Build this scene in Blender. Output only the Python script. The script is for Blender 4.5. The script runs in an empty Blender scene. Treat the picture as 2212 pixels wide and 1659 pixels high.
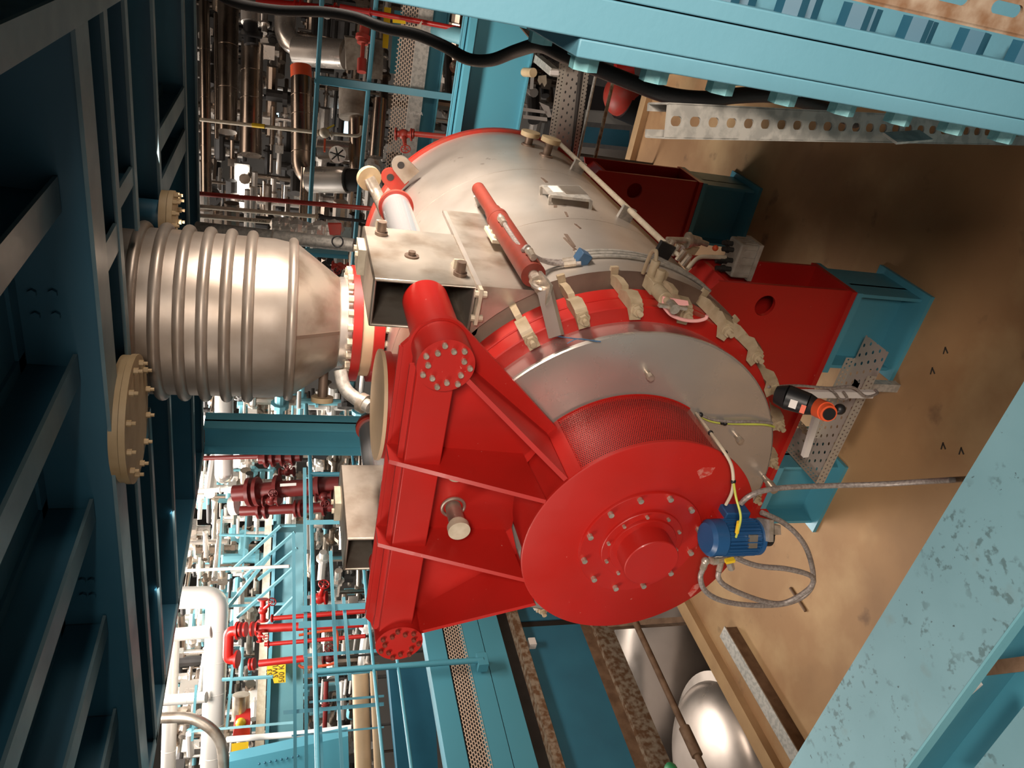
import bpy, bmesh, math, random
from mathutils import Vector, Matrix
random.seed(7)
# ------------------------------------------------------------------ camera, world, lights, exposure
H = 2.75                       # eye height above the lower concrete floor; positions below are written relative to the eye
R = Matrix(((0.186059, 0.849050, 0.494466), (-0.231804, 0.526979, -0.817655), (-0.954803, 0.037513, 0.294862)))
F = 1647.0
sc = bpy.context.scene
col = sc.collection
cd = bpy.data.cameras.new('camera'); cam = bpy.data.objects.new('camera', cd); col.objects.link(cam)
cd.sensor_fit = 'HORIZONTAL'; cd.sensor_width = 36; cd.lens = 36 * F / 2212; cd.clip_start = .02; cd.clip_end = 200
cam.matrix_world = Matrix.Translation((0, 0, H)) @ R.normalized().to_4x4()
sc.camera = cam
w = bpy.data.worlds.new('world'); sc.world = w; w.use_nodes = True
w.node_tree.nodes['Background'].inputs[0].default_value = (1, .83, .7, 1)
w.node_tree.nodes['Background'].inputs[1].default_value = .035
def area(name, loc, to, sx, sy, power, color=(1, .86, .74), spread=180):
    l = bpy.data.lights.new(name, 'AREA'); l.shape = 'RECTANGLE'; l.size = sx; l.size_y = sy; l.energy = power; l.color = color
    l.spread = math.radians(spread)
    o = bpy.data.objects.new(name, l); col.objects.link(o)
    o.location = Vector(loc) + Vector((0, 0, H)); o.rotation_euler = (Vector(to) - Vector(loc)).to_track_quat('-Z', 'Y').to_euler()
    return o
area('hall_light', (-8.5, 8.5, 4.6), (-7.6, 8.5, -2), 4, 4, 1350, (1, .93, .86), 128)
area('bay_light', (-2.2, 7.3, 3.2), (-2.2, 7.0, -2), 4, 1.0, 50, (1, .82, .68))
area('key_light', (.75, -.75, .50), (-1.5, 2.0, -1.2), .6, .4, 72, (1, .87, .75), 150)
area('left_fill', (-3.1, .35, .42), (-2.2, 1.5, -1.8), .9, .5, 20, (1, .87, .75), 126)  # unseen fill added from the left to lift floor and drum
area('flank_fill', (.62, 3.2, -.02), (-1.1, 3.2, -.48), 1.2, .3, 33, (1, .86, .74), 68)  # unseen fill added to brighten the vessel's right flank
area('rear_light', (-1.2, 3.6, .45), (-.9, 5.05, -1.25), .6, .3, 11, (1, .87, .76), 65)
area('walk_fill', (-3.1, 3.4, .48), (-4.4, 3.4, -1.3), 1.2, .3, 26, (1, .87, .76), 140)  # unseen fill added to lift the walkway side and corner column
area('front_fill', (-1.6, -1.35, -.2), (-1.6, 2, -.5), 3.0, 1.4, 14, (1, .88, .78))  # broad soft fill added behind the camera
area('hall_fill', (-5.4, 4.2, 2.6), (-8, 7.6, -.6), 1.6, .8, 120, (1, .93, .85), 120)  # unseen fill added for the near faces of the hall steelwork
area('lower_light', (-5.2, 3.2, -2.9), (-4.6, 3.6, -5), 1.2, 1.0, 3, (1, .86, .76))
sc.view_settings.view_transform = 'Standard'; sc.view_settings.look = 'None'; sc.view_settings.gamma = 1
sc.view_settings.use_curve_mapping = False; sc.view_settings.exposure = 0.0

# ------------------------------------------------------------------ geometry helpers
V = Vector
def ray(x, y): return R @ V((x - 1106, -(y - 829.5), -F))
def at(x, y, **k):
    d = ray(x, y); (a, v), = k.items(); return d * (v / d['XYZ'.index(a)])
def atd(x, y, D): return ray(x, y) * (D / F)
X, Y, Z = V((1, 0, 0)), V((0, 1, 0)), V((0, 0, 1))
def frame(d):
    d = V(d).normalized(); u = d.cross(Z if abs(d.z) < .95 else X).normalized(); return u, d.cross(u).normalized(), d
class MB:
    def __init__(s): s.v = []; s.f = []; s.uv = None
    def add(s, vs, fs):
        b = len(s.v); s.v += [V(p) for p in vs]; s.f += [tuple(i + b for i in f) for f in fs]; return s
    def box(s, a, b):
        x0, y0, z0 = (min(p, q) for p, q in zip(a, b)); x1, y1, z1 = (max(p, q) for p, q in zip(a, b))
        return s.add([(x0, y0, z0), (x1, y0, z0), (x1, y1, z0), (x0, y1, z0), (x0, y0, z1), (x1, y0, z1), (x1, y1, z1), (x0, y1, z1)],
                     [(0, 3, 2, 1), (4, 5, 6, 7), (0, 1, 5, 4), (1, 2, 6, 5), (2, 3, 7, 6), (3, 0, 4, 7)])
    def obox(s, c, u, v, w):
        c, u, v, w = V(c), V(u), V(v), V(w)
        if u.cross(v).dot(w) < 0: w = -w
        p = [c + a * u + b * v + d * w for d in (-1, 1) for a, b in ((-1, -1), (1, -1), (1, 1), (-1, 1))]
        return s.add(p, [(0, 3, 2, 1), (4, 5, 6, 7), (0, 1, 5, 4), (1, 2, 6, 5), (2, 3, 7, 6), (3, 0, 4, 7)])
    def bar(s, p, q, wu, wv, up=None):
        p, q = V(p), V(q); d = (q - p); u, v, _ = frame(d)
        if up is not None: u = d.cross(V(up)).normalized(); v = u.cross(d).normalized()
        return s.obox((p + q) / 2, u * wu / 2, v * wv / 2, d / 2)
    def prism(s, pts, ext):
        ext = V(ext); n = len(pts); P = [V(p) for p in pts]
        nn = V((0, 0, 0))
        for i in range(n): nn += P[i].cross(P[(i + 1) % n])
        if nn.dot(ext) > 0: P.reverse()
        return s.add(P + [p + ext for p in P], [tuple(range(n)), tuple(range(2 * n - 1, n - 1, -1))] + [(i, i + n, (i + 1) % n + n, (i + 1) % n) for i in range(n)])
    def cyl(s, p, q, r, r2=None, n=20, cap=True):
        p, q = V(p), V(q); r2 = r if r2 is None else r2; u, v, d = frame(q - p)
        a = [(math.cos(2 * math.pi * i / n), math.sin(2 * math.pi * i / n)) for i in range(n)]
        vs = [p + (u * c + v * t) * r for c, t in a] + [q + (u * c + v * t) * r2 for c, t in a]
        fs = [(i, (i + 1) % n, (i + 1) % n + n, i + n) for i in range(n)]
        if cap: fs += [tuple(range(n - 1, -1, -1)), tuple(range(n, 2 * n))]
        return s.add(vs, fs)
    def lathe(s, o, d, prof, n=48, a0=0, a1=360, u0=None, closed=False):
        o = V(o); u, v, d = frame(d)
        if u0 is not None: u = V(u0); v = d.cross(u)
        full = abs(a1 - a0) >= 360; m = n if full else n + 1; b = len(s.v); k = len(prof)
        for i in range(m):
            a = math.radians(a0 + (a1 - a0) * i / n); e = u * math.cos(a) + v * math.sin(a)
            s.v += [o + e * r + d * h for r, h in prof]
        for i in range(n):
            j = (i + 1) % m
            for t in range(k if closed else k - 1):
                t2 = (t + 1) % k; s.f.append((b + i * k + t, b + j * k + t, b + j * k + t2, b + i * k + t2))
        return s
    def disc(s, o, d, r, n=48):
        u, v, d = frame(d); o = V(o)
        return s.add([o + (u * math.cos(2 * math.pi * i / n) + v * math.sin(2 * math.pi * i / n)) * r for i in range(n)], [tuple(range(n))])
    def tube(s, pts, r, n=10, smooth=True, cap=True, closed=False):
        P = [V(p) for p in pts]
        if smooth and len(P) > 2:
            Q = []; m = len(P)
            for i in range(m if closed else m - 1):
                if closed: p0, p1, p2, p3 = P[i - 1], P[i], P[(i + 1) % m], P[(i + 2) % m]
                else: p0, p1, p2, p3 = P[max(i - 1, 0)], P[i], P[i + 1], P[min(i + 2, m - 1)]
                for t in range(8):
                    t /= 8; Q.append(.5 * ((2 * p1) + (p2 - p0) * t + (2 * p0 - 5 * p1 + 4 * p2 - p3) * t * t + (3 * p1 - p0 - 3 * p2 + p3) * t ** 3))
            P = Q if closed else Q + [P[-1]]
        b = len(s.v); m = len(P); u = None
        for i, p in enumerate(P):
            d = ((P[(i + 1) % m] - P[i - 1]) if closed else (P[min(i + 1, m - 1)] - P[max(i - 1, 0)])).normalized()
            u = frame(d)[0] if u is None else (u - d * u.dot(d)).normalized(); v = d.cross(u)
            s.v += [p + (u * math.cos(2 * math.pi * k / n) + v * math.sin(2 * math.pi * k / n)) * r for k in range(n)]
        for i in range(m if closed else m - 1):
            j = (i + 1) % m
            for k in range(n): s.f.append((b + i * n + k, b + i * n + (k + 1) % n, b + j * n + (k + 1) % n, b + j * n + k))
        if cap and not closed: s.f += [tuple(b + k for k in range(n - 1, -1, -1)), tuple(b + (m - 1) * n + k for k in range(n))]
        return s
    def elbow(s, pts, r, bend, n=16):
        """straight runs joined by round bends"""
        P = [V(p) for p in pts]; Q = [P[0]]
        for i in range(1, len(P) - 1):
            a = (P[i - 1] - P[i]).normalized(); c = (P[i + 1] - P[i]).normalized(); k = min(bend, (P[i - 1] - P[i]).length * .49, (P[i + 1] - P[i]).length * .49)
            for t in range(7):
                t /= 6; Q.append((P[i] + a * k) * (1 - t) ** 2 + P[i] * 2 * t * (1 - t) + (P[i] + c * k) * t * t)
        return s.tube(Q + [P[-1]], r, n, smooth=False)
    def torus(s, o, d, Rr, r, n=48, m=12):
        return s.lathe(o, d, [(Rr + r * math.cos(2 * math.pi * i / m), r * math.sin(2 * math.pi * i / m)) for i in range(m)], n, closed=True)
    def sph(s, o, r, sc=(1, 1, 1), n=14):
        o = V(o); b = len(s.v); m = n // 2
        for i in range(m + 1):
            t = math.pi * i / m
            for k in range(n):
                a = 2 * math.pi * k / n; s.v.append(o + V((r * sc[0] * math.sin(t) * math.cos(a), r * sc[1] * math.sin(t) * math.sin(a), r * sc[2] * math.cos(t))))
        for i in range(m):
            for k in range(n): s.f.append((b + i * n + k, b + (i + 1) * n + k, b + (i + 1) * n + (k + 1) % n, b + i * n + (k + 1) % n))
        return s
    def hexb(s, p, d, r, h):
        return s.cyl(p, V(p) + V(d).normalized() * h, r, n=6)
    def slotted(s, o, u, v, n, cw, ch, hw, hh, th):
        """plate of n cells along u (cell cw x ch) each with a rounded slot hw x hh; u, v unit vectors"""
        o, u, v = V(o), V(u).normalized(), V(v).normalized(); w = u.cross(v) * th
        for i in range(n):
            c = o + u * cw * (i + .5)
            hp = []; bp = []
            for k in range(16):
                a = 2 * math.pi * (k + .5) / 16; ca, sa = math.cos(a), math.sin(a)
                rr = min(hw, hh) / 2; hx = (hw / 2 - rr) * (1 if ca > 0 else -1) + rr * ca; hy = (hh / 2 - rr) * (1 if sa > 0 else -1) + rr * sa
                t = min(cw / 2 / abs(ca), ch / 2 / abs(sa)); bx, by = ca * t, sa * t
                hp.append(c + u * hx + v * hy); bp.append(c + u * bx + v * by)
            for q in range(4):           # pull the nearest boundary point to each corner
                sx, sy = ((1, 1), (-1, 1), (-1, -1), (1, -1))[q]; cr = c + u * cw / 2 * sx + v * ch / 2 * sy
                j = min(range(16), key=lambda k: (bp[k] - cr).length); bp[j] = cr
            vs = bp + hp + [p + w for p in bp] + [p + w for p in hp]; fs = []
            for k in range(16):
                j = (k + 1) % 16
                fs += [(k, 16 + k, 16 + j, j), (32 + k, 32 + j, 48 + j, 48 + k), (16 + k, 48 + k, 48 + j, 16 + j)]
            s.add(vs, fs)
        return s
# ------------------------------------------------------------------ materials
M = {}
def mat(name, color, rough=.5, metal=0, noise=None, bump=0, bscale=60, rvar=0, coat=0, emit=None, clear=None, trans=0):
    """noise = (second colour, scale, low, high): blotches of the thing's own dirt or wear"""
    m = bpy.data.materials.new(name); m.use_nodes = True; nt = m.node_tree; N = nt.nodes; L = nt.links; b = N['Principled BSDF']
    b.inputs['Base Color'].default_value = (*color, 1); b.inputs['Roughness'].default_value = rough; b.inputs['Metallic'].default_value = metal
    b.inputs['Coat Weight'].default_value = coat
    if trans: b.inputs['Transmission Weight'].default_value = trans
    tc = N.new('ShaderNodeTexCoord')
    def nz(scale, det=6):
        n = N.new('ShaderNodeTexNoise'); n.inputs['Scale'].default_value = scale; n.inputs['Detail'].default_value = det; L.new(tc.outputs['Object'], n.inputs['Vector']); return n
    if noise:
        c2, s, lo, hi = noise; n = nz(s); r = N.new('ShaderNodeValToRGB'); r.color_ramp.elements[0].position = lo; r.color_ramp.elements[1].position = hi
        r.color_ramp.elements[0].color = (*c2, 1); r.color_ramp.elements[1].color = (*color, 1); L.new(n.outputs['Fac'], r.inputs['Fac']); L.new(r.outputs['Color'], b.inputs['Base Color'])
    if rvar:
        n = nz(4.0, 8); r = N.new('ShaderNodeMapRange'); r.inputs['From Min'].default_value = .3; r.inputs['From Max'].default_value = .7
        r.inputs['To Min'].default_value = max(.02, rough - rvar); r.inputs['To Max'].default_value = rough + rvar; L.new(n.outputs['Fac'], r.inputs['Value']); L.new(r.outputs['Result'], b.inputs['Roughness'])
    if bump:
        n = nz(bscale); q = N.new('ShaderNodeBump'); q.inputs['Strength'].default_value = bump; q.inputs['Distance'].default_value = .01; L.new(n.outputs['Fac'], q.inputs['Height']); L.new(q.outputs['Normal'], b.inputs['Normal'])
    if emit: b.inputs['Emission Color'].default_value = (*color, 1); b.inputs['Emission Strength'].default_value = emit
    M[name] = m; return m
mat('red', (.46, .012, .008), .42, coat=.06, noise=((.41, .014, .009), 5, .3, .7), rvar=.08)
mat('red_dull', (.42, .03, .018), .5, noise=((.34, .05, .03), 18, .35, .6))
mat('red_primer', (.23, .035, .020), .5, noise=((.18, .032, .02), 30, .3, .7))
mat('blue', (.075, .295, .39), .42, noise=((.075, .29, .38), 3, .3, .7), rvar=.08)
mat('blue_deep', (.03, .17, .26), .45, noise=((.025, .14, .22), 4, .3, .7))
mat('blue_pale', (.17, .42, .49), .5, noise=((.15, .39, .46), 6, .3, .7), bump=.05, bscale=90)
mat('blue_bolt', (.19, .42, .44), .45, noise=((.13, .33, .36), 60, .35, .6), bump=.15, bscale=120)
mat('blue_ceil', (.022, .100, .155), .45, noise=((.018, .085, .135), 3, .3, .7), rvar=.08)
mat('blue_lit', (.10, .165, .19), .36, noise=((.08, .14, .165), 9, .35, .6), rvar=.08)  # beam paint made paler, standing in for light on the undersides
mat('steel', (.66, .60, .54), .38, .65, noise=((.52, .46, .40), 2.5, .35, .65), rvar=.08, bump=.06, bscale=5)
mat('steel_plate', (.66, .60, .54), .28, .6, noise=((.56, .51, .46), 2.2, .3, .7), rvar=.07, bump=.10, bscale=3)
mat('steel_dull', (.52, .46, .39), .42, .75, noise=((.30, .23, .17), 7, .28, .55), rvar=.1)
mat('steel_brown', (.26, .19, .145), .5, .6, noise=((.18, .12, .09), 6, .3, .6))
mat('bellows_steel', (.42, .36, .31), .42, .65, noise=((.31, .25, .20), 6, .3, .65), rvar=.08)
mat('clamp_tan', (.47, .37, .245), .5, noise=((.38, .29, .18), 24, .35, .65))
mat('clad_lit', (.80, .76, .71), .38, .3, rvar=.06)  # silver cladding whitened to carry the hall's strong light
mat('blue_column', (.115, .275, .35), .5, noise=((.10, .255, .325), 6, .3, .7), bump=.05, bscale=90)
mat('cladding', (.72, .66, .60), .28, .75, rvar=.08, bump=.05, bscale=7)
mat('tank_steel', (.30, .255, .22), .34, .8, noise=((.25, .21, .18), 3, .3, .7), rvar=.08)
mat('red_shaded', (.17, .018, .016), .42)  # darker red carrying the left hall's shadow in its colour
mat('red_worn', (.52, .16, .13), .6, noise=((.46, .03, .02), 60, .42, .55))
mat('cladding_dark', (.36, .29, .235), .28, 1, rvar=.08)
mat('foil', (.85, .78, .70), .25, .6, bump=1.0, bscale=30)
mat('chrome', (.80, .78, .78), .22, .75)
mat('galv', (.52, .49, .44), .45, .35, noise=((.38, .36, .325), 45, .42, .55), rvar=.1)
mat('galv_rust', (.40, .33, .25), .55, .5, noise=((.20, .11, .06), 30, .4, .6))
mat('fitting', (.60, .52, .44), .34, .6, noise=((.45, .38, .30), 50, .4, .6))
mat('beige', (.60, .47, .29), .5, noise=((.52, .39, .22), 14, .35, .65))
mat('beige_dark', (.34, .25, .14), .55, noise=((.26, .18, .09), 9, .3, .7))
mat('cream', (.62, .54, .42), .45, noise=((.50, .42, .31), 24, .35, .65))
mat('plywood', (.74, .55, .36), .6, noise=((.64, .46, .28), 6, .3, .7))
mat('rust', (.20, .12, .07), .7, noise=((.12, .065, .035), 14, .35, .65), bump=.2)
mat('black', (.012, .012, .013), .45)
mat('rubber', (.022, .020, .019), .55, bump=.1, bscale=200)
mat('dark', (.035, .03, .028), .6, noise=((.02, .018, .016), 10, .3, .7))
mat('motor_blue', (.018, .085, .22), .38, rvar=.06)
mat('clip_blue', (.05, .12, .22), .45)
mat('yellow', (.80, .52, .02), .45)
mat('cable_yellow', (.55, .60, .10), .45)
mat('white', (.75, .70, .66), .5)
mat('white_pipe', (.85, .82, .78), .4)
mat('pink', (.80, .38, .36), .6)
mat('orange', (.75, .10, .03), .45)
mat('green', (.02, .20, .07), .5)
mat('hose_braid', (.40, .35, .32), .45, .3, noise=((.26, .22, .20), 110, .4, .6))
mat('grey_box', (.46, .41, .35), .55, noise=((.32, .27, .22), 16, .35, .6))
mat('grey_panel', (.30, .29, .27), .5)
mat('hall_wall', (.11, .10, .09), .7)
mat('concrete', (.41, .24, .112), .75, noise=((.30, .16, .07), 1.6, .32, .68), bump=.12, bscale=14)
mat('concrete_edge', (.50, .32, .16), .75, noise=((.42, .26, .13), 8, .3, .7))
mat('dark_void', (.05, .04, .035), .9)
mat('lamp', (1, .93, .84), .4, emit=14)
mat('window_glow', (.55, .85, 1), .4, emit=2.2)
mat('ink', (.03, .025, .02), .6)
# the concrete gets pale and dark stains, the footplate boot marks
def stain(name, spots):
    m = M[name]; nt = m.node_tree; N = nt.nodes; L = nt.links; b = N['Principled BSDF']; src = b.inputs['Base Color'].links[0].from_socket; tc = N.new('ShaderNodeTexCoord')
    for col_, sc_, lo, hi, amt, seed, *msk in spots:
        mp = N.new('ShaderNodeMapping'); mp.inputs['Location'].default_value = (seed, seed * 2, 0); L.new(tc.outputs['Object'], mp.inputs['Vector'])
        n = N.new('ShaderNodeTexNoise'); n.inputs['Scale'].default_value = sc_; n.inputs['Detail'].default_value = 5; L.new(mp.outputs['Vector'], n.inputs['Vector'])
        r = N.new('ShaderNodeMapRange'); r.inputs['From Min'].default_value = lo; r.inputs['From Max'].default_value = hi; r.inputs['To Max'].default_value = amt; L.new(n.outputs['Fac'], r.inputs['Value'])
        if msk:                      # only where a second, larger noise allows it
            n2 = N.new('ShaderNodeTexNoise'); n2.inputs['Scale'].default_value = msk[0]; L.new(mp.outputs['Vector'], n2.inputs['Vector']); r2 = N.new('ShaderNodeMapRange'); r2.inputs['From Min'].default_value = .48; r2.inputs['From Max'].default_value = .56; L.new(n2.outputs['Fac'], r2.inputs['Value'])
            mm = N.new('ShaderNodeMath'); mm.operation = 'MULTIPLY'; L.new(r.outputs['Result'], mm.inputs[0]); L.new(r2.outputs['Result'], mm.inputs[1]); fac = mm.outputs[0]
        else: fac = r.outputs['Result']
        x = N.new('ShaderNodeMix'); x.data_type = 'RGBA'; L.new(fac, x.inputs['Factor']); L.new(src, x.inputs[6]); x.inputs[7].default_value = (*col_, 1); src = x.outputs[2]
    L.new(src, b.inputs['Base Color'])
stain('concrete', [((.56, .39, .20), 1.9, .52, .70, .65, 3), ((.17, .09, .045), 1.3, .55, .75, .6, 14), ((.12, .065, .035), 5, .64, .72, .6, 9), ((.20, .12, .07), 40, .72, .76, .5, 5)])
mat('footplate', (.195, .375, .435), .5, noise=((.17, .335, .39), 5, .3, .7), bump=.03)
stain('footplate', [((.06, .11, .115), 44, .565, .64, .65, 2, 5), ((.16, .17, .13), 7, .60, .78, .6, 6), ((.03, .05, .05), 70, .70, .74, .8, 4)])
stain('red', [((.62, .22, .18), 55, .735, .76, .8, 3)])
stain('steel', [((.44, .36, .30), 1.4, .5, .72, .55, 1), ((.24, .18, .14), 16, .66, .72, .6, 4, 2.5)])
stain('steel_plate', [((.42, .38, .34), 1.2, .5, .7, .6, 2)])
def pattern(name, base, kind, metal=0, rough=.5):
    """sheet with real see-through perforations, laid out by the UVs (metres)"""
    m = bpy.data.materials.new(name); m.use_nodes = True; nt = m.node_tree; N = nt.nodes; L = nt.links; b = N['Principled BSDF']
    b.inputs['Base Color'].default_value = (*base, 1); b.inputs['Metallic'].default_value = metal; b.inputs['Roughness'].default_value = rough
    uv = N.new('ShaderNodeUVMap'); sp = N.new('ShaderNodeSeparateXYZ'); L.new(uv.outputs['UV'], sp.inputs[0])
    def mth(op, a, c=0):
        n = N.new('ShaderNodeMath'); n.operation = op
        for i, q in enumerate((a, c)):
            if isinstance(q, (int, float)): n.inputs[i].default_value = q
            else: L.new(q, n.inputs[i])
        return n.outputs[0]
    pu, pv, rr = kind
    u = mth('DIVIDE', sp.outputs[0], pu); v = mth('DIVIDE', sp.outputs[1], pv)
    u2 = mth('ADD', u, mth('MULTIPLY', mth('MODULO', mth('FLOOR', v), 2), .5))
    fu = mth('SUBTRACT', mth('FRACT', u2), .5); fv = mth('SUBTRACT', mth('FRACT', v), .5)
    d = mth('ADD', mth('MULTIPLY', fu, fu), mth('MULTIPLY', fv, fv))
    solid = mth('GREATER_THAN', d, rr * rr); L.new(solid, b.inputs['Alpha']); M[name] = m
pattern('perf_red', (.50, .013, .008), (.0075, .0070, .36), rough=.4)
pattern('mesh_tan', (.62, .47, .36), (.030, .016, .40), rough=.5)
pattern('tray_perf', (.46, .41, .36), (.050, .032, .17), .35, .45)
pattern('tray_dense', (.46, .42, .36), (.022, .022, .20), .35, .45)

# ------------------------------------------------------------------ things and parts
ALL = []
def mesh_of(name, mb, m, org, bev=0):
    me = bpy.data.meshes.new(name); me.from_pydata([tuple(p - org) for p in mb.v], [], mb.f); me.update()
    bm = bmesh.new(); bm.from_mesh(me); bmesh.ops.recalc_face_normals(bm, faces=bm.faces) if mb.uv is None else None
    bm.to_mesh(me); bm.free()
    if mb.uv:
        ul = me.uv_layers.new(name='UVMap')
        for lp in me.loops: ul.data[lp.index].uv = mb.uv[lp.vertex_index]
    me.materials.append(M[m]); me.polygons.foreach_set('use_smooth', [True] * len(me.polygons)); me.set_sharp_from_angle(angle=math.radians(34))
    return me
class Thing:
    def __init__(s, name, label=None, cat=None, group=None, kind=None):
        s.name, s.label, s.cat, s.group, s.kind, s.parts = name, label, cat, group, kind, []; ALL.append(s)
    def part(s, name, mb, m, under=None, label=None, bev=0, kind=None):
        s.parts.append((name, mb, m, under, label, bev, kind)); return len(s.parts) - 1
    def build(s):
        vs = [p for q in s.parts for p in q[1].v]
        lo = V([min(p[i] for p in vs) for i in range(3)]); hi = V([max(p[i] for p in vs) for i in range(3)])
        org = V(((lo.x + hi.x) / 2, (lo.y + hi.y) / 2, lo.z)); solo = len(s.parts) == 1
        def fin(o, bev):
            if bev:
                k = o.modifiers.new('bevel', 'BEVEL'); k.width = bev; k.segments = 2; k.limit_method = 'ANGLE'; k.angle_limit = math.radians(40)
        if solo:
            q = s.parts[0]; root = bpy.data.objects.new(s.name, mesh_of(s.name, q[1], q[2], org)); fin(root, q[5])
        else: root = bpy.data.objects.new(s.name, None); root.empty_display_size = .1
        col.objects.link(root); root.location = org + V((0, 0, H))
        for k, val in (('label', s.label), ('category', s.cat), ('group', s.group), ('kind', s.kind)):
            if val: root[k] = val
        if not solo:
            obs = []
            for name, mb, m, under, label, bev, kind in s.parts:
                o = bpy.data.objects.new(name, mesh_of(name, mb, m, org)); col.objects.link(o); fin(o, bev)
                o.parent = root if under is None else obs[under]
                if label: o['label'] = label
                if kind: o['kind'] = kind
                obs.append(o)
def solo(name, mb, m, label=None, cat=None, group=None, kind=None, bev=0):
    t = Thing(name, label, cat, group, kind); t.part(name, mb, m, bev=bev); return t
def sheet(o, u, v, lu, lv, nrm=None):
    """flat sheet with metre UVs"""
    o, u, v = V(o), V(u).normalized(), V(v).normalized(); b = MB(); b.add([o, o + u * lu, o + u * lu + v * lv, o + v * lv], [(0, 1, 2, 3)]); b.uv = [(0, 0), (lu, 0), (lu, lv), (0, lv)]; return b
def text(s, o, right, up, size):
    c = bpy.data.curves.new('t', 'FONT'); c.body = s; c.size = size; c.extrude = .0006; c.resolution_u = 2
    ob = bpy.data.objects.new('t', c); me = bpy.data.meshes.new_from_object(ob); right, up = V(right).normalized(), V(up).normalized(); n = right.cross(up); o = V(o)
    b = MB(); b.add([o + right * p.co.x + up * p.co.y + n * (p.co.z + .001) for p in me.vertices], [tuple(q.vertices) for q in me.polygons])
    bpy.data.objects.remove(ob); bpy.data.curves.remove(c); bpy.data.meshes.remove(me); return b
def ibeam(p, q, dep, wid, tf=.015, tw=.012, up=Z):
    """H section from p to q; p and q are the middle of the section"""
    p, q = V(p), V(q); d = (q - p).normalized(); u = d.cross(V(up)).normalized(); v = u.cross(d).normalized(); c = (p + q) / 2; l = d * (q - p).length / 2; b = MB()
    b.obox(c + v * (dep - tf) / 2, u * wid / 2, v * tf / 2, l); b.obox(c - v * (dep - tf) / 2, u * wid / 2, v * tf / 2, l); b.obox(c, u * tw / 2, v * (dep / 2 - tf), l); return b
# ================================================================== pressure vessel
VX, VZ = -1.674, -1.214
AX = V((VX, 0, VZ))
def pol(a, r, y): a = math.radians(a); return V((VX + r * math.cos(a), y, VZ + r * math.sin(a)))
pv = Thing('pressure_vessel', 'large horizontal stainless pressure vessel on red saddles with clamped round door', 'pressure vessel')
prof = [(.66, 2.338), (.751, 2.338), (.752, 2.36), (.752, 2.86), (.7495, 2.861), (.7495, 2.866), (.7515, 2.867), (.7515, 3.55), (.749, 3.551), (.749, 3.556), (.751, 3.557), (.751, 4.25), (.70, 4.252)]
pv.part('shell', MB().lathe(AX, Y, [(r, y) for r, y in prof[1:]], 128), 'steel')
pv.part('front_ring_plate', MB().lathe(AX, Y, [(.62, 2.30), (.655, 2.32), (.751, 2.337)], 128), 'steel_brown')
pv.part('rear_rim', MB().lathe(AX, Y, [(.74, 4.25), (.768, 4.252), (.768, 4.285), (.60, 4.36), (0.01, 4.42)], 96), 'red_dull')
pv.part('flange', MB().lathe(AX, Y, [(.60, 2.224), (.698, 2.224), (.702, 2.228), (.702, 2.292), (.698, 2.297), (.60, 2.30)], 128), 'red')
def clamp(a):
    er = pol(a, 1, 0) - AX; er.y = 0; er.normalize(); et = Y.cross(er); c = AX + er * .70
    def P(y, r): return AX + er * r + Y * y
    b = MB()
    for s, y0, y1, h0, h1, wd in ((0, 2.215, 2.345, .740, .749, .012), (1, 2.110, 2.225, .736, .752, .021)):
        b.prism([P(y0, .70 + .004) - et * wd, P(y1, .704) - et * wd, P(y1, h0 - .004) - et * wd, P((y0 + y1) / 2, h1) - et * wd, P(y0 + .012, h0 + .006) - et * wd, P(y0, .724) - et * wd], et * wd * 2)
    b.prism([P(2.105, .675) - et * .02, P(2.14, .705) - et * .02, P(2.14, .73) - et * .02, P(2.105, .735) - et * .02], et * .04)
    b.prism([P(2.33, .69) - et * .014, P(2.35, .69) - et * .014, P(2.35, .765) - et * .014, P(2.335, .765) - et * .014], et * .028)
    i = pv.part('clamp', b, 'clamp_tan')
    q = MB().hexb(P(2.105, .712), -Y, .019, .016); q.cyl(P(2.09, .712), P(2.068, .712), .010, n=12); q.cyl(P(2.109, .712), P(2.102, .712), .023)
    pv.part('bolt', q, 'clamp_tan', under=i)
for k in range(24): clamp(36.5 - 15 * k)
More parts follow.
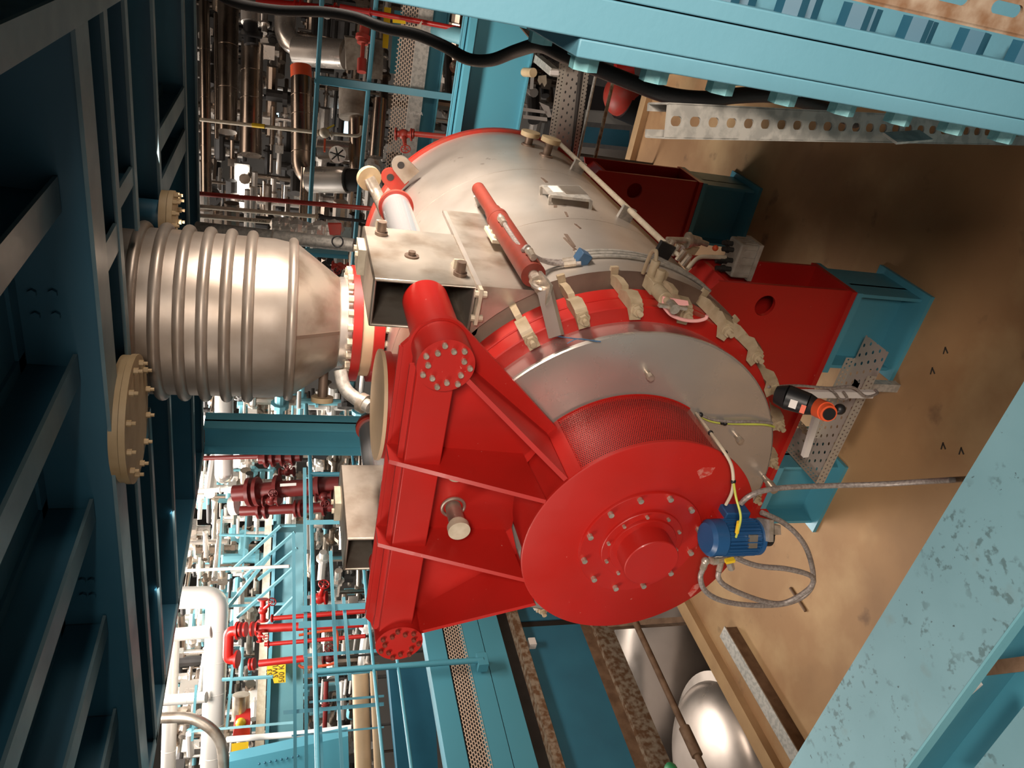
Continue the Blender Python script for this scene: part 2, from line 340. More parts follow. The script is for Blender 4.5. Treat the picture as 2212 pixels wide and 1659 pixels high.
# saddles
def saddle(y0, y1):
    b = MB()
    zt, zb, xo, xi = -1.70, -2.335, .655, .655
    pts = []
    for s in (1,):
        arc = [(VX + .757 * math.cos(math.radians(t)), VZ + .757 * math.sin(math.radians(t))) for t in range(-40, -141, -5)]
        out = [(VX + .655, zt), (VX + .665, zb), (VX - .665, zb), (VX - .655, zt)]
        pts = [(VX + .60, -1.635)] + arc[1:-1] + [(VX - .60, -1.635)] + out[::-1]
    n = 10
    hc = (VX + .565, -1.95); hr = .047
    # front plate built as strips so that the round hand hole is a real hole
    pl = [(VX + .600, -1.655), (VX + .655, zt), (VX + .665, zb), (VX - .665, zb), (VX - .655, zt), (VX - .600, -1.655)] + [(VX + .757 * math.cos(math.radians(t)), VZ + .757 * math.sin(math.radians(t))) for t in range(-140, -39, 5)]
    return pl, hc, hr
def plate_holes(pl, holes, y, th):
    bm = bmesh.new()
    def loop(ps):
        vs = [bm.verts.new((p[0], y, p[1])) for p in ps]; return [bm.edges.new((vs[i], vs[(i + 1) % len(vs)])) for i in range(len(vs))]
    es = loop(pl)
    for (hx, hz), hr in holes: es += loop([(hx + hr * math.cos(-2 * math.pi * i / 28), hz + hr * math.sin(-2 * math.pi * i / 28)) for i in range(28)])
    bmesh.ops.triangle_fill(bm, edges=es, use_beauty=True)
    # walls of outline and holes
    r = bmesh.ops.extrude_face_region(bm, geom=bm.faces[:]); bmesh.ops.translate(bm, vec=(0, th, 0), verts=[g for g in r['geom'] if isinstance(g, bmesh.types.BMVert)])
    bm.verts.index_update(); b = MB(); b.add([v.co.copy() for v in bm.verts], [tuple(v.index for v in f.verts) for f in bm.faces]); bm.free(); return b
for y0, y1, ze in ((2.55, 2.83, 0), (4.06, 4.34, 0)):
    pl, hc, hr = saddle(y0, y1)
    i = pv.part('saddle', plate_holes(pl, [(hc, hr), ((2 * VX - hc[0], hc[1]), hr)], y0, .018), 'red')
    pv.part('rear_plate', plate_holes([(VX + .52, -1.76)] + pl[1:5] + [(VX - .52, -1.76)] + pl[6:], [], y1 - .018, .018), 'red', under=i)
    b = MB().box((VX - .668, y0 - .02, -2.36), (VX + .668, y1 + .02, -2.335)); pv.part('base_plate', b, 'red', under=i)
    for s in (-1, 1):
        b = MB(); b.prism([(VX + s * .56, y0 + .018, -1.685), (VX + s * .645, y0 + .018, -1.75), (VX + s * .645, y0 + .018, -1.77), (VX + s * .56, y0 + .018, -1.71)], (0, y1 - y0 - .036, 0)); pv.part('end_plate', b, 'red', under=i)
        b = MB().box((VX + s * .36, y0 + .018, -2.335), (VX + s * .372, y1 - .018, -1.90)); pv.part('rib', b, 'red', under=i)
# slide boxes above the shell, left and right, with their feet
for s, nm in ((1, 'right'), (-1, 'left')):
    xa, xb = VX + s * .655, VX + s * .478; y0, y1 = 2.315, 2.80; z1, z0 = -.288, -.64
    xo, xn = (xa, xb)
    t = .012; b = MB()
    b.box((xo, y0, z0), (xo - s * t, y1, z1)); b.box((xn, y0, z0), (xn + s * t, y1, z1)); b.box((xo, y0, z1), (xn, y1, z1 - t)); b.box((xo, y0, z0), (xn, y1, z0 + t))
    i = pv.part('slide_box', b, 'steel_dull', bev=.006)
    b = MB().box((xo - s * .015, y1 - .01, z0 + .015), (xn + s * .015, y1, z1 - .015)); pv.part('back_plate', b, 'dark', under=i)  # dark colour stands in for shade inside the box
    zs = lambda x: VZ + math.sqrt(max(.0, .75 ** 2 - (x - VX) ** 2))
    n = 8; xs = [xo + (VX + s * .25 - xo) * k / n for k in range(n + 1)]
    b = MB().prism([(x, y0 + .004, zs(x) - .015) for x in xs] + [(xs[-1], y0 + .004, z0), (xo, y0 + .004, z0)], (0, .012, 0))
    b.box((xo, y0 + .016, zs(xo) - .02), (xo - s * .012, y1 + .28, z0)); pv.part('box_foot', b, 'steel_dull', under=i)
    b = MB().box((xo + s * .006, y0, z0 - .012), (xo - s * .01, y1 + .25, z0 + .004)); pv.part('weld_strip', b, 'steel', under=i)
    c = V((VX + s * .588, 0, -.47))
    pv.part('guide_rod', MB().cyl(c + Y * 1.95, c + Y * 2.79, .062, n=32), 'black', under=i)
    pv.part('housing_ring', MB().cyl(c + Y * 3.24, c + Y * 3.262, .076, n=40), 'red_dull')
    pv.part('chrome_rod', MB().cyl(c + Y * 2.80, c + Y * 3.30, .063, n=40), 'chrome')
    for yy, zz in ((2.40, -.592), (2.72, -.35)):
        b = MB().cyl((xo, yy, zz), (xo + s * .012, yy, zz), .024); b.cyl((xo + s * .012, yy, zz), (xo + s * .05, yy, zz), .017); j = pv.part('adjuster_pin', b, 'steel_brown', under=i)
        b = MB().prism([(xo, yy + .05, zz - .02), (xo, yy + .10, zz - .02), (xo + s * .035, yy + .06, zz - .02), (xo + s * .035, yy + .05, zz - .02)], (0, 0, .035)); b.cyl((xo + s * .022, yy + .05, zz), (xo + s * .022, yy + .015, zz), .008)
        pv.part('adjuster_bracket', b, 'cream', under=i)
    b = MB().cyl((xo, 2.53, -.44), (xo + s * .006, 2.53, -.44), .026); b.cyl((xo + s * .006, 2.53, -.44), (xo + s * .02, 2.53, -.44), .013); pv.part('plug', b, 'steel_brown', under=i)
    b = MB().box((xo + s * .004, y0 + .0, -.652), (xo - s * .13, y0 - .035, -.640));
    for yy in (-.02, -.11): b.hexb((xo + s * yy, y0 - .018, -.640), Z, .012, .012); b.hexb((xo + s * yy, y0 - .018, -.652), -Z, .012, .018)
    pv.part('bolt_plate', b, 'cream', under=i)
    b = MB().box((xn + s * .06, 2.60, -.288), (xo - s * .02, 2.72, -.262)); b.hexb((xo - s * .05, 2.63, -.262), Z, .012, .01); b.hexb((xo - s * .05, 2.69, -.262), Z, .012, .01); pv.part('top_plate', b, 'cream', under=i)
# blind nozzle with a plywood cover, bellows nozzle
nz = V((VX, 2.57, 0))
pv.part('blind_nozzle', MB().cyl(nz + Z * -.60, nz + Z * -.43, .17, n=40).cyl(nz + Z * -.462, nz + Z * -.43, .205, n=48).cyl(nz + Z * -.428, nz + Z * -.398, .215, n=48), 'red')
for k in range(16): a = 2 * math.pi * k / 16; c = nz + V((.188 * math.cos(a), .188 * math.sin(a), 0)); pv.part('nozzle_bolt', MB().hexb(c + Z * -.462, -Z, .012, .016), 'cream')
pv.part('plywood_cover', MB().cyl(nz + Z * -.398, nz + Z * -.384, .222, n=48), 'plywood')
bz = V((VX, 3.262, 0))
pv.part('bellows_nozzle', MB().cyl(bz + Z * -.60, bz + Z * -.43, .20, n=48).cyl(bz + Z * -.452, bz + Z * -.405, .272, n=56), 'red')
# rear covered nozzles, lifting lug, rear elbow
for px, py, yy in ((1146, 289, 4.02), (1190, 303, 3.86)):
    c = at(px, py, Y=yy); rad = V((c.x - VX, 0, c.z - VZ)); d = rad.normalized(); base = AX + d * .74 + Y * yy
    i = pv.part('capped_nozzle', MB().cyl(base, AX + d * (rad.length - .01) + Y * yy, .022).torus(base + d * .012, d, .03, .008, 24, 8), 'steel_brown')
    pv.part('nozzle_cover', MB().cyl(AX + d * (rad.length - .012) + Y * yy, AX + d * (rad.length + .012) + Y * yy, .052, n=28), 'beige', under=i)
def lug(px, py, yy, r, m, lean):
    c = at(px, py, Y=yy); u = V((c.x - VX, 0, c.z - VZ)).normalized(); t = Y.cross(u)
    bm = [c + t * (r * math.cos(a)) + u * (r * math.sin(a)) for a in [math.pi * k / 12 for k in range(13)]]
    low = [c - t * r * 1.1 - u * (r * 1.9), c + t * r * 1.1 - u * (r * 1.9)]
    n = u.cross(t); o = bm + low; hole = [c + t * (r * .42 * math.cos(a)) + u * (r * .42 * math.sin(a)) for a in [2 * math.pi * k / 15 for k in range(15)]]
    b = MB(); b.prism(bm[0:13] + low, n * .022); pv.part('lifting_lug', b, m)
    pv.part('lug_eye', MB().cyl(c - n * .002, c + n * .024, r * .40, n=20), 'dark', under=len(pv.parts) - 1)
lug(866, 357, 3.92, .046, 'steel_dull', 0)
lug(843, 383, 3.95, .046, 'red_dull', 0)
c0, c1 = at(797, 385, Y=3.75), at(865, 470, Y=3.55)
e0 = at(806, 395, Y=3.74)
b = MB().elbow([c0, at(815, 420, Y=3.72), V((c1.x, 3.55, VZ + .74))], .030, .12); fn = (-c0).normalized() * .8 + (e0 - c0).normalized() * .5; fn.normalize(); b2 = MB().cyl(c0 - fn * .012, c0 + fn * .012, .060, n=28)
i = pv.part('rear_pipe', b, 'fitting'); pv.part('pipe_flange', b2, 'beige', under=i)
# nameplate bracket on the right flank, scuffs beside it
def onshell(px, py, r=.752):
    d = ray(px, py); a = d.x ** 2 + d.z ** 2; bq = -2 * (d.x * VX + d.z * VZ); cq = VX ** 2 + VZ ** 2 - r * r; t = (-bq - math.sqrt(max(0, bq * bq - 4 * a * cq))) / (2 * a); return d * t
def shell_patch(cs, r0=.751, r1=.7545):
    b = MB(); lo = [onshell(*c) for c in cs]; c = sum(lo, V((0, 0, 0))) / len(lo); n = V((c.x - VX, 0, c.z - VZ)).normalized()
    b.prism([p + n * (r0 - .752) for p in lo], n * (r1 - r0)); return b
b = MB(); q = [onshell(1169, 402, .79), onshell(1188, 423, .79), onshell(1276, 433, .79), onshell(1252, 404, .79)]
n0 = V((q[0].x - VX, 0, q[0].z - VZ)).normalized()
b.prism(q, n0 * .006); 
for k in (0, 1, 2, 3): b.bar(q[k], q[k] - n0 * .045, .012, .012)
b.bar(q[1], q[2], .012, .012)
i = pv.part('nameplate_bracket', b, 'galv')
w_ = lambda s, t: q[0] + (q[3] - q[0]) * s + (q[1] - q[0]) * t
b = MB().prism([w_(.14, .12) + n0 * .006, w_(.14, .80) + n0 * .006, w_(.38, .80) + n0 * .006, w_(.38, .12) + n0 * .006], n0 * .002); pv.part('sticker', b, 'white', under=i)
b = MB().prism([w_(.42, .05) + n0 * .006, w_(.42, .95) + n0 * .006, w_(.97, .95) + n0 * .006, w_(.97, .05) + n0 * .006], n0 * .001); pv.part('nameplate', b, 'steel_dull', under=i)
for cs in ([(1218, 506), (1226, 507), (1244, 533), (1238, 534)], [(1216, 514), (1221, 514), (1246, 540), (1240, 539)], [(1168, 384), (1174, 386), (1184, 394), (1178, 394)], [(1240, 484), (1245, 485), (1256, 494), (1252, 494)], [(1196, 444), (1203, 444), (1203, 448), (1196, 448)], [(1219, 458), (1224, 459), (1228, 468), (1224, 468)], [(1237, 540), (1242, 541), (1247, 546), (1243, 546)]):
    pv.part('torn_tape', shell_patch(cs), 'steel_brown')
# instrument valve block by the clamps
g = pol(-2, .70, 2.30); b = MB(); d = (pol(-2, 1, 0) - AX).normalized(); t_ = Y.cross(d)
p0 = onshell(1405, 610, .78)
b.obox(p0 + V((0, -.02, 0)), d * .022, Y * .036, t_ * .019); b.cyl(p0 + Y * -.06, p0 + Y * -.13, .024); b.cyl(p0 + Y * -.13 , p0 + Y * -.17, .012)
b.cyl(p0 + d * .02 + Y * .01, p0 + d * .075 + Y * .01, .016); b.cyl(p0 + d * .02 + Y * -.03 + t_ * .01, p0 + d * .06 + Y * -.03 + t_ * .01, .016); b.tube([p0 + d * .07 + Y * .01, p0 + d * .10 + Y * .03, p0 + d * .08 + Y * .06, p0 + d * .0 + Y * .07], .007)
i = pv.part('valve_block', b, 'clamp_tan', bev=.002)
b = MB().cyl(p0 + Y * -.165, p0 + Y * -.205, .017); b.bar(p0 + Y * -.185 + t_ * .05, p0 + Y * -.185 - t_ * .05, .014, .010); pv.part('valve_handle', b, 'fitting', under=i)
T = [(1432, 640), (1450, 644), (1486, 650), (1488, 660), (1455, 661), (1430, 655)]; 
b = MB().prism([at(x, y, Y=2.04) for x, y in T], (0, .002, 0)); b.tube([at(x, y, Y=2.03) for x, y in ((1432, 660), (1450, 680), (1478, 691), (1505, 693), (1524, 688), (1527, 681))], .006); pv.part('pink_tape', b, 'pink', label='pink plastic tape tied around the valve handle')

# ================================================================== door
dr = Thing('vessel_door', 'round stainless dished door with red flange closing the pressure vessel', 'vessel door')
dr.part('door_plate', MB().lathe(AX, Y, [(.006, 2.040), (.15, 2.041), (.30, 2.043), (.45, 2.044), (.60, 2.046), (.650, 2.047), (.656, 2.052)], 96), 'steel_plate')
dr.part('door_rim', MB().lathe(AX, Y, [(.656, 2.049), (.657, 2.056), (.648, 2.07), (.646, 2.152)], 128), 'cladding')
dr.part('door_flange', MB().lathe(AX, Y, [(.60, 2.152), (.648, 2.149), (.698, 2.148), (.702, 2.152), (.702, 2.214), (.698, 2.219), (.60, 2.219)], 128), 'red')
for px, py in ((1397, 804), (1590, 940), (1105, 935), (1650, 1030)):
    c = at(px, py, Y=2.045); b = MB().cyl(c, c - Y * .022, .010, n=12).cyl(c - Y * .022, c - Y * .042, .013, n=6)
    if px == 1650: b.cyl(c - Y * .042, c - Y * .085, .017, n=16)
    dr.part('drain_fitting', b, 'fitting')
for cs in ([(1197, 731), (1233, 715), (1235, 722), (1201, 740)], ): pass
b = MB().tube([at(1178, 700, Y=2.10), at(1190, 722, Y=2.09), at(1230, 730, Y=2.045), at(1275, 735, Y=2.03), at(1298, 738, Y=2.02)], .0022, 6); b.tube([at(1225, 742, Y=2.03), at(1250, 732, Y=2.03), at(1290, 738, Y=2.02)], .0018, 6); dr.part('tie_wire', b, 'clip_blue', label='thin loose wire at top edge of door rim')

# ================================================================== door carrier (the red frame and drum)
dc = Thing('door_carrier', 'bright red welded carrier frame with drum, hanging on two guide tubes before vessel door', 'door carrier')
CX = -1.655
# back plate with rounded ends round the tubes
tc = [(VX + .588, -.468), (VX - .596, -.466)]
arcR = [(tc[0][0] + .095 * math.cos(math.radians(a)), tc[0][1] + .095 * math.sin(math.radians(a))) for a in range(-40, 81, 15)]
arcL = [(tc[1][0] + .095 * math.cos(math.radians(a)), tc[1][1] + .095 * math.sin(math.radians(a))) for a in range(100, 221, 15)]
out = arcR + [(tc[0][0] - .01, -.352), (tc[1][0] + .01, -.352)] + arcL + [(VX - .315, -.90), (VX - .15, -.84), (VX + .15, -.84), (VX + .295, -.915)]
dc.part('back_plate', MB().prism([(x, 2.002, z) for x, z in out], (0, .02, 0)), 'red')
b = MB().box((tc[0][0] - .01, 1.905, -.508), (tc[1][0] + .01, 2.002, -.39)); dc.part('box_beam', b, 'red', bev=.004)
for s in (0, 1):
    c = V((tc[s][0], 0, tc[s][1])); b = MB().cyl(c + Y * 1.886, c + Y * 2.002, .0865, n=48).cyl(c + Y * 2.02, c + Y * 2.313, .078, n=48)
    i = dc.part('guide_tube', b, 'red')
    dc.part('end_cap', MB().cyl(c + Y * 1.882, c + Y * 1.887, .0865, n=48), 'red', under=i)
    for rr, n, ph in ((.071, 7, .2), (.054, 7, .62)):
        for k in range(n):
            a = 2 * math.pi * k / n + ph; p = c + V((rr * math.cos(a), 1.882, rr * math.sin(a)))
            dc.part('bolt', MB().cyl(p, p - Y * .010, .0085, n=14).torus(p - Y * .010, Y, .0062, .002, 14, 6), 'fitting' if s == 0 else 'red_primer', under=i)
# ribs and side plates
def rib(xt, zt0, xb, zb, x_th=.016, yt=1.90, yb=1.757, ztop=-.345):
    b = MB(); w = V((x_th / 2, 0, 0))
    pts = [V((xt, 2.002, ztop)), V((xt, 1.915, ztop)), V((xt, yt, ztop - .035)), V((xb, yb, zb)), V((xb, 2.002, zb + .015))]
    b.prism([p - w for p in pts], w * 2); return b
dc.part('rib', rib(CX + .195, 0, CX + .160, -.83), 'red'); dc.part('rib', rib(CX - .155, 0, CX - .185, -.83), 'red')
for s, p0, p1 in ((1, (VX + .560, -.525), (VX + .275, -.882)), (-1, (VX - .560, -.525), (VX - .278, -.888))):
    nx = V((p1[1] - p0[1], 0, -(p1[0] - p0[0]))).normalized() * .016
    dc.part('side_plate', MB().prism([(p0[0], 2.002, p0[1]), (p0[0], 1.90, p0[1]), (p1[0], 1.757, p1[1]), (p1[0], 2.035, p1[1])], nx), 'red')
b = MB().obox((CX, 2.005, -.352), V((.56, 0, 0)), V((0, .006, 0)), V((0, 0, .006))); b.box((tc[0][0] - .03, 1.93, -.39), (tc[1][0] + .03, 1.945, -.372)); dc.part('top_stiffener', b, 'red')
# drum
i = dc.part('drum', MB().lathe(AX, Y, [(.392, 1.765), (.392, 2.036)], 96), 'red')
dc.part('guard_shade', MB().lathe(AX, Y, [(.405, 1.768), (.405, 2.033)], 40, u0=X, a0=-43, a1=28), 'dark', under=i)  # added dark sheet painting the shade seen through the guard holes
gb = MB(); n = 60; a0, a1 = -28.5, 43.5; r = .419
for k in range(n + 1):
    a = a0 + (a1 - a0) * k / n; gb.v += [pol(a, r, 1.766), pol(a, r, 2.034)]
gb.f = [(2 * k, 2 * k + 2, 2 * k + 3, 2 * k + 1) for k in range(n)]
gb.uv = [(math.radians(a0 + (a1 - a0) * (k // 2) / n) * r + 1, (.0 if k % 2 == 0 else .268)) for k in range(2 * n + 2)]
dc.part('perforated_guard', gb, 'perf_red', under=i)
b = MB().lathe(AX, Y, [(.40, 1.762), (.423, 1.762), (.423, 2.034), (.40, 2.034)], 6, u0=X, a0=-50.5, a1=-43.5)   # solid end strip of the guard
dc.part('guard_end', b, 'red', under=i)
b = MB().lathe(AX, Y, [(.40, 2.034), (.423, 2.034), (.423, 2.036)], 60, u0=X, a0=-44, a1=28.5); dc.part('guard_flange', b, 'red', under=i)
i = dc.part('drum_front', MB().lathe(AX, Y, [(.0, 1.756), (.417, 1.756), (.4215, 1.759), (.4215, 1.768), (.39, 1.772)], 128), 'red')
for ps in (((1505, 1018), (1518, 1010), (1545, 1009), (1536, 1025), (1512, 1034)), ((1468, 1172), (1484, 1158), (1494, 1146), (1492, 1160), (1476, 1174)), ((1496, 1176), (1506, 1158), (1513, 1166), (1504, 1186)), ((1486, 1282), (1498, 1264), (1514, 1258), (1508, 1272), (1492, 1290))): dc.part('worn_paint', MB().prism([at(x, y, Y=1.7562) for x, y in ps], (0, -.0006, 0)), 'red_worn', under=i, label='pale scuffed patches in the red paint')
dc.part('bearing_plate', MB().lathe(AX, Y, [(0, 1.745), (.221, 1.745), (.223, 1.748), (.223, 1.757)], 96), 'red')
for k in range(12):
    p = pol(18 + 30 * k, .207, 1.745); dc.part('bolt', MB().cyl(p, p - Y * .014, .0095, n=14).cyl(p - Y * .014, p - Y * .0142, .005, n=6), 'fitting')
dc.part('hub', MB().lathe(AX, Y, [(0, 1.652), (.093, 1.652), (.0955, 1.655), (.0955, 1.725), (.118, 1.725), (.120, 1.728), (.120, 1.735), (.146, 1.735), (.148, 1.737), (.148, 1.746)], 80), 'red')
for k in range(10):
    p = pol(36 * k + 10, .134, 1.735); dc.part('bolt', MB().cyl(p, p - Y * .010, .006, n=10), 'fitting')
# plugged port between the ribs
c = V((-1.72, 0, -.605)); b = MB().cyl(c + Y * 1.9, c + Y * 2.002, .028).torus(c + Y * 1.998, Y, .040, .006, 32, 8)
i = dc.part('port', b, 'steel_dull'); dc.part('port_cap', MB().cyl(c + Y * 1.875, c + Y * 1.90, .038, n=28).cyl(c + Y * 1.905, c + Y * 1.912, .032), 'cream', under=i, label='cream plastic cap plugging the port')
c = V((-1.56, 0, -.592)); dc.part('port_cap', MB().cyl(c + Y * 1.98, c + Y * 2.003, .034, n=28), 'cream')

# ================================================================== bellows
bl = Thing('expansion_bellows', 'tall ribbed stainless expansion bellows standing on the red nozzle flange', 'expansion bellows')
zt = .785
bl.part('bellows_body', MB().lathe(bz, Z, [(.352, -.035), (.362, .03), (.362, zt), (.30, zt)], 72), 'bellows_steel')
cz = [at(x, 690, Y=2.90).z for x in (533.7, 483.5, 433, 382, 328)]; cz += [cz[4] + (cz[4] - cz[0]) / 4 * k for k in (1, 2)]
for z_ in cz: bl.part('convolution', MB().torus(bz + Z * z_, Z, .366, .0235, 80, 14), 'bellows_steel')
bl.part('convolution', MB().torus(bz + Z * at(631, 690, Y=2.91).z, Z, .352, .0215, 80, 14), 'bellows_steel')
bl.part('cone', MB().lathe(bz, Z, [(.350, -.03), (.350, -.065), (.212, -.258), (.205, -.262)], 72), 'steel_dull')
b = MB(); 
for a in (-75, 60, 180):
    a = math.radians(a); e = V((math.cos(a), math.sin(a), 0)); b.bar(bz + e * .351 - Z * .07, bz + e * .214 - Z * .257, .016, .004)
bl.part('weld_seam', b, 'steel_brown')
bl.part('collar', MB().lathe(bz, Z, [(.205, -.258), (.214, -.262), (.214, -.314)], 64), 'cladding')
i = bl.part('flange', MB().cyl(bz + Z * -.352, bz + Z * -.312, .272, n=64), 'red')
for k in range(24):
    a = 2 * math.pi * (k + .5) / 24; c = bz + V((.248 * math.cos(a), .248 * math.sin(a), 0)); bl.part('bolt', MB().hexb(c + Z * -.312, Z, .0175, .022), 'cream', under=i)
bl.part('gasket', MB().cyl(bz + Z * -.405, bz + Z * -.352, .245, n=48), 'plywood')
for k in range(24):
    a = 2 * math.pi * (k + .5) / 24; c = bz + V((.248 * math.cos(a), .248 * math.sin(a), 0)); pv.part('flange_bolt', MB().hexb(c + Z * -.452, -Z, .0155, .020), 'cream')
c = at(700, 828, Y=3.26); b = MB().cyl(V((c.x + .04, c.y, -.20)), V((c.x + .04, c.y, c.z)), .018); 
e = V((-1, -.2, -.1)).normalized(); s0 = at(700, 795, Y=3.2); s1 = at(696, 862, Y=3.15)
i = bl.part('side_nozzle', MB().cyl(s0, s1, .022), 'steel_brown'); bl.part('nozzle_flange', MB().cyl(s1 - (s1 - s0).normalized() * .012, s1 + (s1 - s0).normalized() * .012, .052, n=24), 'beige', under=i)

# ================================================================== hydraulic cylinder, its clevis bar and hoses
hc = Thing('hydraulic_cylinder', 'rust red hydraulic cylinder along the vessel flank, closing the door lug', 'hydraulic cylinder')
a = at(1036, 412, X=-.945); e = V((-.945, 2.275, -.812)); d = (e - a).normalized(); a = e - d * .915; mid = e - d * .53
hc.part('barrel', MB().cyl(mid, e, .043, n=32).cyl(mid - d * .015, mid + d * .012, .044, n=32), 'red_primer')
i = hc.part('rear_tube', MB().cyl(a, mid, .0285, n=28).cyl(a + d * .30, mid, .034, n=28), 'red_primer')
b = MB().bar(a + V((-.03, 0, .0)), a + V((-.085, .02, -.03)), .012, .03); b.bar(a + V((-.03, .06, .0)), a + V((-.085, .07, -.03)), .012, .02); hc.part('end_lug', b, 'galv', under=i)
hc.part('rod_end', MB().cyl(e, e - V((0, .035, 0)), .020).cyl(e + V((0, -.03, 0)), e + V((0, -.055, 0)), .025, n=6).torus(e + V((0, -.085, -.004)), X, .026, .010, 24, 8), 'fitting')
b = MB(); f0, f1 = e + V((0, -.055, -.004)), at(1200, 722, Y=2.105)
for sx in (-.018, .018): b.bar(e + V((sx, -.045, -.004)), e + V((sx, -.155, -.012)), .010, .036, up=X)
hc.part('clevis', b, 'fitting')
hc.part('pull_bar', MB().bar(e + V((0, -.12, -.008)), at(1202, 727, Y=2.065), .048, .022, up=V((.7, 0, .7))), 'steel')
tr = e - d * .46
b = MB().box((tr.x - .045, tr.y - .075, tr.z - .075), (tr.x - .03, tr.y + .075, tr.z + .05)); b.bar(tr + V((-.04, 0, -.02)), tr + V((-.10, 0, -.09)), .09, .03)
for yy in (-.05, 0, .05): b.cyl((tr.x - .03, tr.y + yy, tr.z + .03), (tr.x - .018, tr.y + yy, tr.z + .03), .012, n=6)
hc.part('trunnion_bracket', b, 'cream', bev=.002)
P = lambda x, y, r=.80: onshell(x, y, r)
hs = Thing('hydraulic_hose_pair', 'pair of grey hydraulic hoses from the red cylinder curving over the vessel', 'hose')
b = MB().tube([e - d * .45 + V((.045, 0, .02)), P(1100, 500, .88), P(1130, 540, .86), P(1165, 560, .80), P(1215, 565, .765), P(1253, 562, .762)], .0085); hs.part('hose', b, 'hose_braid')
b = MB().tube([e - d * .10 + V((.045, 0, .02)), P(1140, 533, .88), P(1152, 552, .84), P(1185, 567, .785), P(1225, 570, .765), P(1255, 569, .762)], .0085); hs.part('hose', b, 'hose_braid')
for q in ((1086, 478), (1148, 550)):
    c = P(*q, .885); hs.part('hose_fitting', MB().cyl(c + V((0, .03, 0)), c + V((0, -.025, 0)), .013, n=8).sph(c + V((0, .03, 0)), .015), 'fitting')
for k, (x0, x1) in enumerate((((1215, 565), (1240, 562)), ((1218, 571), (1244, 568)))): hs.part('hose_fitting', MB().cyl(P(*x0, .764), P(*x1, .764), .013, n=8), 'fitting')
c = P(1255, 561, .762); hs.part('hose_clip', MB().obox(c, V((.03, 0, -.012)), V((0, .026, 0)), V((.008, 0, .02))), 'clip_blue', bev=.003)
b = MB()
for k in range(3): b.tube([pol(a_, .760, 2.45 + .026 * k) for a_ in range(14, -32, -5)], .0065)
hs.part('steel_tube', b, 'galv')

pl_ = Thing('conduit_tube', 'long pale tube clipped along the lower right flank of the vessel', 'tube')
d_ = pol(-17, .80, 0) - AX
b = MB().cyl(AX + d_ + Y * 2.62, AX + d_ + Y * 4.22, .0125).cyl(AX + d_ * .985 + V((-.01, 0, -.045)) + Y * 2.55, AX + d_ * .985 + V((-.01, 0, -.045)) + Y * 4.1, .009); pl_.part('tube', b, 'cream')
for yy in (4.18, 3.72, 3.02, 2.60):
    c = AX + d_ * .975 + Y * yy; pl_.part('tube_clip', MB().obox(c, d_.normalized() * .030, Y * .010, Y.cross(d_.normalized()) * .034), 'galv' if yy > 2.7 else 'black')
b = MB()
for k in range(4): b.cyl(AX + d_ * .95 + Y * (2.66 - .05 * k) + Z * -.05, AX + d_ * 1.01 + Y * (2.65 - .05 * k) + Z * -.05, .011, n=8)
pl_.part('tube_fittings', b, 'fitting')

# ================================================================== junction box on the saddle
jb = Thing('junction_box', 'dirty grey cast junction box standing on the red saddle end', 'junction box')
def jp(x, y, Y_=2.72): return at(x, y, Y=Y_)
cc = jp(1598, 556, 2.72); hw, hh, hd = .052, .045, .075
b = MB().obox(cc, X * hd, Y * hw, Z * hh); 
ib = jb.part('box_body', b, 'grey_box', bev=.008)
b = MB().obox(cc + Z * -hh, X * (hd + .006), Y * (hw + .006), Z * .010)
for sx in (-1, 1):
    for sy in (-1, 1): b.cyl(cc + V((sx * hd * .85, sy * hw * .85, -hh - .01)), cc + V((sx * hd * .85, sy * hw * .85, -hh + .012)), .009, n=10)
for k in range(4): b.obox(cc + V((hd, (k - 1.5) * .024, -hh * .2)), X * .004, Y * .003, Z * hh * .7); b.obox(cc + V(((k - 1.5) * .034, -hw, -hh * .2)), X * .003, Y * .004, Z * hh * .7)
jb.part('lid', b, 'grey_box', under=ib)
b = MB()
for dx, dy, l in ((-.045, -.03, .07), (-.01, -.02, .06), (.03, .0, .05), (.05, .02, .045), (-.03, .02, .05)):
    b.cyl(cc + V((dx, dy, hh)), cc + V((dx, dy, hh + l)), .011, n=8); b.cyl(cc + V((dx, dy, hh + l * .4)), cc + V((dx, dy, hh + l * .65)), .015, n=6)
jb.part('cable_gland', b, 'dark'); jb.part('indicator_knob', MB().sph(cc + V((.03, .0, hh + .085)), .013), 'orange')
lv = Thing('valve_assembly', 'small brass and steel valve with plastic tag above the junction box', 'valve')
p0, p1 = at(1440, 518, Y=2.80), at(1500, 525, Y=2.80)
b = MB().cyl(p0, at(1484, 519, Y=2.80), .013).cyl(at(1484, 519, Y=2.80), at(1490, 519, Y=2.80), .034).cyl(at(1490, 519, Y=2.80), at(1512, 522, Y=2.80), .026, r2=.02).cyl(at(1512, 522, Y=2.80), at(1528, 528, Y=2.80), .012); lv.part('valve_body', b, 'fitting')
b = MB().elbow([at(1433, 565, Y=2.66), at(1432, 540, Y=2.70), at(1445, 520, Y=2.76), at(1478, 520, Y=2.80)], .008, .04); lv.part('bent_tube', b, 'fitting')
b = MB().elbow([at(1484, 582, Y=2.66), at(1508, 554, Y=2.70), at(1568, 556, Y=2.70)], .009, .03); lv.part('bent_tube', b, 'cream')
b = MB().prism([at(1458, 540, Y=2.86), at(1462, 523, Y=2.86), at(1512, 535, Y=2.86), at(1480, 580, Y=2.86), at(1468, 565, Y=2.86)], (0, .012, 0)); lv.part('mounting_plate', b, 'beige')
b = MB().prism([at(1463, 536, Y=2.84), at(1472, 529, Y=2.84), at(1482, 533, Y=2.84), at(1476, 545, Y=2.84)], (0, .003, 0)); lv.part('tag', b, 'white')
